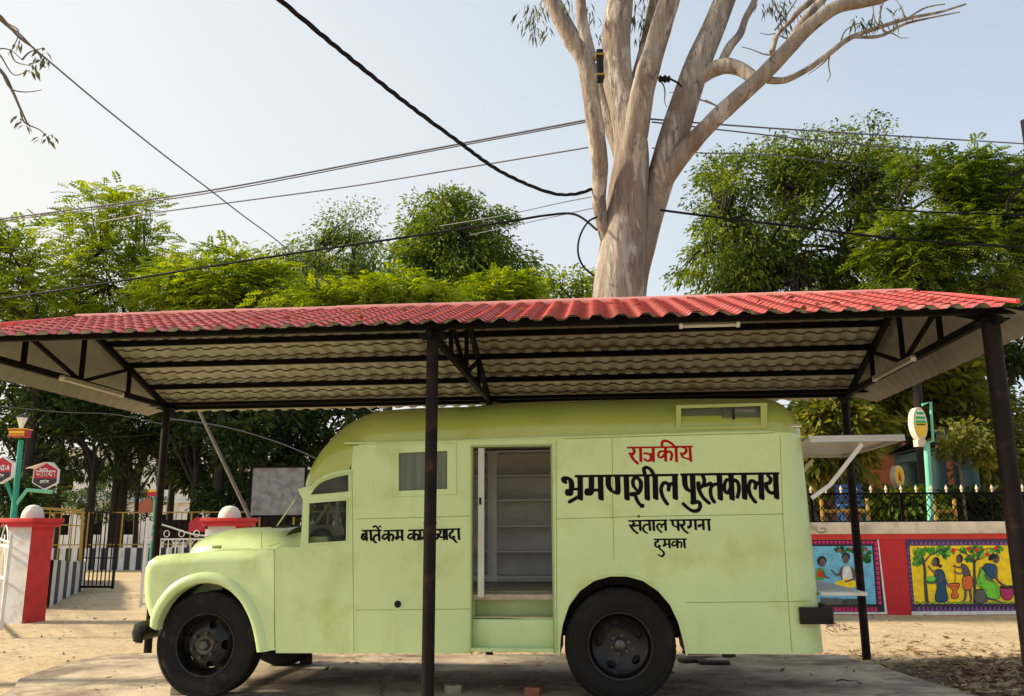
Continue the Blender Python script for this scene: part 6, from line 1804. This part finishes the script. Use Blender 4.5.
# branch hanging in at the top left, from a tree outside the frame
def twigtree():
    Y = 9.0; b_ = at(-140, 540, Y); t = empty('overhanging_tree', (b_.x, Y, 0), 0, 'sparse tree whose bare twigs with a few leaves hang in at the top left corner', 'tree')
    f_ = lambda x, y, dy=0: at(x, y, Y + dy) - t.location
    q = MB(); q.tube(catmull([Vector((0, 0, -.3)), Vector((.1, 0, 2)), f_(-120, 200), f_(-110, 40), f_(-90, -60)], 6), [.16, .15, .14, .13, .125, .12, .115, .11, .105, .1, .1, .1, .09, .09, .08, .08, .08, .07, .07, .07, .06, .06, .05, .05, .04], 10, wob=.1)
    br = [[(-110, 40), (-60, 20), (-10, 12), (8, 25), (20, 38), (34, 48)], [(-112, 100), (-60, 60), (-15, 62), (2, 72), (12, 90), (20, 108), (28, 125)], [(2, 72), (10, 88), (25, 92), (42, 90)], [(20, 108), (24, 122), (40, 130), (48, 138)], [(-10, 12), (5, 22), (18, 30), (16, 42), (8, 55)], [(8, 25), (22, 36), (40, 56), (44, 64)], [(-15, 62), (-4, 50), (10, 50), (22, 60)], [(10, 50), (16, 62), (34, 66)], [(22, 60), (30, 52), (44, 48)], [(-4, 50), (2, 58), (14, 75), (30, 70)]]
    tips = []
    for i, pts in enumerate(br):
        P = catmull([f_(x, y, .15 * math.sin(i * 2 + x * .05)) for x, y in pts], 4); q.tube(P, [.022 * (1 - .75 * k / len(P)) * (1.6 if i < 2 else .55) for k in range(len(P))], 5)
        tips += [P[-1], P[-3]]
    q.build('trunk', M['bark2'], t, recalc=False)
    tips = [f_(x, y) for x, y in ((20, 118), (25, 124), (44, 138), (48, 136), (40, 56), (46, 60), (36, 66), (44, 50), (30, 70), (18, 42))]
    rs = np.random.RandomState(3); C_ = np.array([list(p) for p in tips]); D_ = np.tile([0.1, 0, -1.0], (len(C_), 1))
    quads_obj('crown', leaves(C_, D_, 7, .07, .085, .38, .4, rs), LM['euc'], t)
twigtree()

# ------------------------------------------------------------------ the big eucalyptus
def eucbark():
    m = bpy.data.materials.new('eucalyptus_bark'); m.use_nodes = True
    nt = m.node_tree; N = nt.nodes; L = nt.links; b = N['Principled BSDF']; b.inputs['Roughness'].default_value = .8
    b.inputs['Specular IOR Level'].default_value = .25
    g = N.new('ShaderNodeTexCoord')
    def noi(s, sc, d=6, rg=.6, dist=0):
        mp = N.new('ShaderNodeMapping'); mp.inputs['Scale'].default_value = sc; L.new(g.outputs['Object'], mp.inputs[0])
        n = N.new('ShaderNodeTexNoise'); n.inputs['Scale'].default_value = s; n.inputs['Detail'].default_value = d; n.inputs['Roughness'].default_value = rg; n.inputs['Distortion'].default_value = dist
        L.new(mp.outputs[0], n.inputs['Vector']); return n.outputs['Fac']
    def mr(x, a, c, lo=0, hi=1):
        r_ = N.new('ShaderNodeMapRange'); r_.inputs[1].default_value = a; r_.inputs[2].default_value = c; r_.inputs[3].default_value = lo; r_.inputs[4].default_value = hi; L.new(x, r_.inputs[0]); return r_.outputs[0]
    def mix(f, a, c):
        x = N.new('ShaderNodeMix'); x.data_type = 'RGBA'; L.new(f, x.inputs[0])
        for s, v in ((6, a), (7, c)):
            if isinstance(v, tuple): x.inputs[s].default_value = (*v, 1)
            else: L.new(v, x.inputs[s])
        return x.outputs[2]
    c = mix(mr(noi(1.6, (1, 1, .28)), .40, .60), (.32, .285, .24), (.185, .135, .10))
    c = mix(mr(noi(3.5, (1, 1, .35), dist=.6), .54, .60), c, (.42, .38, .33))
    c = mix(mr(noi(4.2, (1.2, 1.2, .30), dist=.8), .585, .63), c, (.15, .13, .12))
    c = mix(mr(noi(14, (1, 1, .12), 3), .62, .72), c, (.14, .09, .06))
    c = mix(mr(noi(9, (1.3, 1.3, .07), 8, .7), .50, .72, 0, .75), c, (.10, .075, .06))
    L.new(c, b.inputs['Base Color'])
    bp = N.new('ShaderNodeBump'); bp.inputs['Distance'].default_value = .14; bp.inputs['Strength'].default_value = .8
    L.new(noi(5, (1, 1, .22), 8), bp.inputs['Height']); L.new(bp.outputs[0], b.inputs['Normal'])
    return m


EY = 15.0
eb = at(622, 540, EY); euc = empty('eucalyptus_tree', (eb.x, EY, 0), 0, 'huge pale smooth-barked eucalyptus with many spreading limbs rising behind the shelter', 'tree')
def EP(x, y, dy=0.0): return at(x, y, EY + dy) - euc.location
KX = EY / FOC
q = MB()
def limb(pts, n=18, wob=.10, seed=0):
    P = []; Rr = []
    c = [Vector((x, y, dy)) for x, y, r_, dy in pts]
    cc = catmull(c, 8); rr_ = catmull([Vector((r_, 0, 0)) for _, _, r_, _ in pts], 8)
    for a, b_ in zip(cc, rr_): P.append(EP(a.x, a.y, a.z)); Rr.append(max(.006, b_.x * KX * 1.04))
    q.tube(P, Rr, n, wob=wob, seed=seed)
limb([(622, 640, 33, .0), (620, 480, 29, 0), (619, 360, 27, 0), (619, 297, 25.5, 0), (623, 240, 22.5, 0), (628, 190, 20, 0), (632, 150, 18, 0), (626, 112, 16.5, 0), (618, 80, 16, .1), (616, 40, 15.5, .2), (620, 0, 14, .3), (624, -60, 12, .5), (630, -180, 8, .8)], 22, seed=1)
limb([(626, 560, 22, .1), (629, 420, 17, .1), (633, 297, 13, .1), (645, 240, 12.5, .1), (657, 190, 14, .1), (669, 150, 15.5, .1), (683, 105, 14.5, .1), (697, 65, 13.5, .1), (712, 30, 12.5, .2), (727, -6, 11.5, .3), (750, -60, 9, .5), (790, -170, 5, .9)], 20, seed=2)
limb([(626, 215, 6, .15), (629, 185, 10, .02), (633, 152, 12.5, -.18), (638, 120, 12.5, -.3), (644, 85, 12, -.4), (655, 48, 11, -.5), (668, 5, 10.5, -.6), (680, -40, 9, -.8), (700, -120, 6, -1)], 16, seed=3)
limb([(612, 262, 5, .1), (604, 232, 6, -.1), (599, 200, 7, -.25), (600, 165, 8, -.4), (595, 125, 9, -.5), (590, 90, 8.5, -.6), (584, 60, 8.5, -.7), (570, 38, 8, -.8), (556, 12, 7, -.9), (540, -20, 6, -1), (510, -90, 4, -1.2)], 16, seed=4)
limb([(624, 175, 6, .2), (617, 140, 9, .35), (606, 110, 10, .4), (594, 80, 10, .5), (578, 48, 8.5, .6), (564, 18, 7, .7), (548, -15, 6, .8), (520, -80, 4, 1)], 14, seed=5)
limb([(592, 60, 6, -.6), (585, 35, 6, -.6), (581, 10, 5.5, -.6), (580, -30, 4.5, -.6), (575, -100, 3, -.6)], 10, seed=6)
limb([(628, 100, 6, .4), (642, 60, 6.5, .5), (650, 20, 6, .6), (660, -30, 5, .7)], 10, seed=7)
limb([(647, 215, 5, .15), (662, 184, 9, -.0), (680, 158, 9.5, -.2), (704, 130, 9, -.3), (730, 105, 8.6, -.4), (760, 78, 8.2, -.5), (785, 52, 7.8, -.6), (808, 28, 7.2, -.7), (835, 8, 6.6, -.8), (862, 2, 6, -.9), (890, -6, 5, -1), (950, -40, 3, -1.2)], 14, seed=8)
limb([(700, 80, 6, .05), (712, 70, 8.5, 0), (727, 66, 8.5, -.1), (742, 70, 7.5, -.2), (756, 80, 6, -.35)], 12, seed=9)
limb([(768, 80, 4, -.4), (785, 80, 3.6, -.3), (806, 70, 3.1, -.2), (826, 56, 3.0, -.1), (850, 38, 2.8, 0), (880, 27, 2.3, .1), (910, 18, 2.0, .1), (940, 12, 1.4, .1), (966, 4, .9, .1)], 8, seed=10)
limb([(852, 37, 1.6, 0), (880, 36, 1.8, .1), (905, 24, 1.4, .2), (930, 18, 1, .2), (960, 12, .6, .2)], 6, seed=11)
limb([(905, 20, 1.2, .2), (925, 8, .9, .2), (945, 4, .6, .2)], 6, seed=12)
limb([(722, 62, 4.5, 0), (730, 46, 4.6, 0), (740, 34, 4, .1), (746, 18, 3.6, .2), (754, 2, 3.4, .3), (764, -30, 2.6, .4)], 8, seed=13)
limb([(772, 52, 3, -.5), (778, 34, 2.4, -.4), (790, 22, 2.2, -.4), (800, 10, 3.4, -.4), (818, -4, 3.2, -.4), (850, -30, 2, -.4)], 8, seed=14)
limb([(776, 66, 4.5, -.5), (790, 45, 5.0, -.5), (806, 18, 4.6, -.5), (825, -4, 4.0, -.5), (850, -40, 3, -.5)], 8, seed=15)
limb([(774, 50, 1.6, -.4), (774, 38, 1.4, -.4), (783, 28, 1.3, -.4), (786, 22, 1.0, -.3)], 6, seed=16)
for i, pts in enumerate([[(775, 30), (790, 10), (800, -6)], [(786, 20), (776, 8), (770, -4)], [(840, 45), (846, 30), (862, 22)], [(880, 14), (884, 0), (890, -8)], [(690, 96), (712, 104), (730, 112)], [(705, 100), (722, 110), (716, 120)], [(668, 82), (662, 78), (655, 80)]]):
    limb([(x, y, 1.1 - .3 * k, .2) for k, (x, y) in enumerate(pts)], 5, seed=20 + i)
rt = random.Random(12)
for k in range(16):
    x, y = rt.choice([(700, 98), (720, 70), (735, 66), (745, 30), (772, 55), (790, 40), (812, 22), (830, 54), (850, 38), (880, 27), (905, 20), (925, 14), (590, 70), (660, 80)])
    a = rt.uniform(0, 2 * PI); pts = [(x, y, 1.0, 0)]
    for j in range(4):
        a += rt.uniform(-.6, .6); x += 8 * math.cos(a); y += 8 * math.sin(a) * .9; pts.append((x, y, .85 - .17 * j, .1 * j))
    limb(pts, 5, seed=60 + k)
for s_ in range(5):
    limb([(600 + 8 * s_, 660, 15, .1 * s_), (604 + 8 * s_, 560, 11, .05), (606 + 7 * s_, 460, 7, .05)], 12, seed=30 + s_)
q.build('trunk', eucbark(), euc, smooth=70, recalc=False, weld=0)
rs = np.random.RandomState(9)
spots = [(533, 12, 8), (545, 6, 8), (538, 22, 5), (640, 22, 6), (632, 8, 6), (646, 40, 5), (588, 18, 5), (596, 62, 4), (603, 35, 4), (780, 20, 5), (774, 8, 5), (872, 16, 5), (862, 20, 4), (900, 10, 3), (788, 4, 4), (576, 5, 5), (652, 5, 5)]
C_ = np.array([list(EP(x, y, .3)) for x, y, n_ in spots for _ in range(n_)]) + rs.randn(sum(s[2] for s in spots), 3) * .12
Q1 = leaves(C_, np.tile([0, 0, -1.0], (len(C_), 1)), 5, .16, .20, .16, .9, rs)
quads_obj('crown', Q1, LM['euc'], euc)
# fittings on the trunk
p = EP(600, 66, -1.0) + euc.location; t = empty('junction_box', p, 0, 'narrow black junction box strapped to the left limb of the eucalyptus', 'junction box')
q = MB(); q.box((0, 0, 0), (.12, .12, .62)); q.build('box', M['black'], t, bevel=.01); q = MB(); q.box((0, 0, .2), (.16, .16, .03)); q.box((0, 0, -.2), (.16, .16, .03)); q.build('strap', M['yellowm'], t)
p = EP(665, 79, -.4) + euc.location; t = empty('insulator', p, 0, 'dark cable insulator on the fork right of the main trunk', 'insulator')
q = MB(); q.lathe([(0, -.12), (.05, -.12), (.07, -.08), (.04, -.05), (.08, 0), (.04, .04), (.07, .08), (0, .12)], (0, 0, 0), 'x', 12); q.build('body', M['black'], t); q = MB(); q.tube([(.1, 0, 0), (.25, .05, -.05), (.35, .2, -.05)], .02, 6); q.build('bracket', M['black'], t)

# ------------------------------------------------------------------ overhead cables
def cable(pts, r_, mt, label, twist=False):
    P = catmull([at(x, y, Y) for x, y, Y in pts], 12); o_ = P[0].copy()
    q = MB()
    if twist:
        for ph in (0, PI * 2 / 3, PI * 4 / 3):
            PP = []; acc = 0
            dense = []
            for a, b_ in zip(P, P[1:]):
                n_ = max(1, int((b_ - a).length / .05)); dense += [a.lerp(b_, i / n_) for i in range(n_)]
            for i, p in enumerate(dense):
                a = i * .05 / .42 * 2 * PI / 1.5 + ph; PP.append(p - o_ + Vector((math.cos(a) * r_ * .7, math.sin(a) * r_ * .4, math.sin(a) * r_ * .7)))
            q.tube(PP, r_ * .62, 5)
    else: q.tube([p - o_ for p in P], r_, 6)
    o = q.build('overhead_cable', M[mt], None, recalc=False, smooth=70); o.location = o_
    return tag(o, label, 'cable', 'overhead cables')
cable([(262, -14, 9), (280, 0, 9.3), (340, 50, 10.2), (405, 102, 11.4), (455, 139, 12.4), (500, 171, 13.4), (548, 192, 14.2), (575, 194, 14.6), (597, 187, 14.7)], .030, 'cable', 'thick black twisted cable sagging from the top of the frame to the eucalyptus trunk', True)
cable([(-20, 2, 12), (0, 20, 12.4), (50, 62, 13.6), (100, 104, 15), (160, 152, 17), (210, 190, 19), (245, 217, 21), (280, 243, 24), (330, 285, 30)], .016, 'cablet', 'grey cable running down from the top left corner into the trees')
cable([(-20, 222, 21), (0, 219, 21), (200, 192, 19.5), (400, 155, 18), (587, 120, 16.2)], .020, 'cablet', 'upper grey cable from the left edge to the trunk')
cable([(-20, 223, 21), (0, 221, 21), (200, 194.5, 19.5), (400, 157, 18), (587, 122, 16.2)], .014, 'cablet', 'second grey cable running just under the upper one to the trunk')
cable([(100, 222, 22), (150, 213.5, 21), (250, 200, 20), (350, 186.5, 19), (470, 167, 17.5), (588, 147.5, 16)], .016, 'cablet', 'lower grey cable crossing above the left trees to the trunk')
cable([(-20, 301, 18), (0, 299, 18), (120, 281, 17.2), (250, 260, 16.5), (400, 238, 15.8), (500, 223, 15.2), (545, 215.5, 15), (575, 214.5, 14.8), (597, 230, 14.6)], .022, 'cable', 'black cable crossing in front of the left trees to the trunk')
cable([(597, 217, 14.5), (588, 222, 14.4), (580, 236, 14.3), (578, 252, 14.3), (583, 266, 14.4), (594, 276, 14.6)], .018, 'cable', 'loose loop of black cable hanging on the left side of the trunk')
cable([(440, 226, 24), (500, 216, 22), (560, 203, 18), (596, 196, 15.5)], .012, 'cablet', 'faint thin wire just above the black cable left of the trunk')
cable([(470, 235, 24), (530, 222, 20), (598, 207, 15.5)], .012, 'cablet', 'lowest thin wire meeting the left side of the trunk')
cable([(650, 119, 15.5), (740, 126, 17), (830, 132, 18.5), (930, 138, 20), (1045, 145, 22)], .018, 'cablet', 'upper grey cable running right from the trunk over the broad tree')
cable([(652, 122, 15.5), (740, 132, 17), (830, 142, 18.5), (930, 150, 20), (1045, 157, 22)], .016, 'cablet', 'second grey cable running right from the trunk over the broad tree')
cable([(652, 148, 15.5), (700, 153, 16), (760, 154, 17), (830, 162, 19), (900, 170, 22)], .012, 'cablet', 'thin wire from the trunk into the top of the broad tree')
cable([(660, 210, 14.8), (730, 219, 14.8), (800, 227, 15), (900, 239, 15.2), (1045, 249, 15.5)], .022, 'cable', 'black cable crossing in front of the broad tree to the right edge')
cable([(870, 209, 17), (930, 212, 17), (985, 214, 17), (1045, 216, 17)], .018, 'cable', 'short black cable above the long one at the right edge')
cable([(165, 418, 15), (230, 428, 18), (290, 447, 22), (340, 470, 26)], .012, 'cablet', 'thin pale wire under the left rear corner of the shelter')
cable([(-10, 405, 19), (60, 412, 17), (110, 414, 15), (163, 424, 12)], .005, 'cable', 'thin pale wire along the lower edge of the left end sheet')
cable([(30, 436, 20), (90, 438, 20), (165, 434, 20)], .006, 'cable', 'thin wire running right from the lantern of the signpost')
# pole just outside the frame whose crossarm shows at the right edge
p = at(1085, 540, 17); t = empty('utility_pole', (p.x, 17, 0), 0, 'utility pole with a rusty crossarm brace at the right edge', 'utility pole')
q = MB(); q.tube([(0, 0, -.3), (0, 0, at(1085, 120, 17).z)], .11, 10); q.build('pole', M['steel'], t)
q = MB(); f_ = lambda x, y: at(x, y, 17) - t.location; q.bar(f_(1085, 135), f_(1008, 200), .06, .06); q.bar(f_(1008, 200), f_(1007, 212), .05, .05); q.bar(f_(1007, 176), f_(1085, 150), .06, .06); q.build('crossarm', M['steel'], t)

# far belt of trees along the horizon, one uncountable mass
rs = np.random.RandomState(77); n_ = 26000
bx = rs.uniform(-190, 190, n_); by = 96 + rs.rand(n_) * 10 + np.abs(bx) * .12
hh = 5.0 + 2.2 * np.sin(bx * .11) + 1.4 * np.sin(bx * .37 + 1) + 1.0 * np.sin(bx * .9)
bz = rs.rand(n_) ** .8 * hh; c_ = np.stack([bx, by, bz], 1); a_ = rs.randn(n_, 3); a_ /= np.linalg.norm(a_, axis=1, keepdims=True); b_ = np.cross(a_, rs.randn(n_, 3)); b_ /= np.linalg.norm(b_, axis=1, keepdims=True)
o = quads_obj('distant_woods', np.stack([c_ - a_ * .9, c_ + b_ * .45, c_ + a_ * .9, c_ - b_ * .45], 1), LM['dark'])
tag(o, 'dark far-off belt of trees glimpsed low between the trunks', 'woods', kind='stuff')
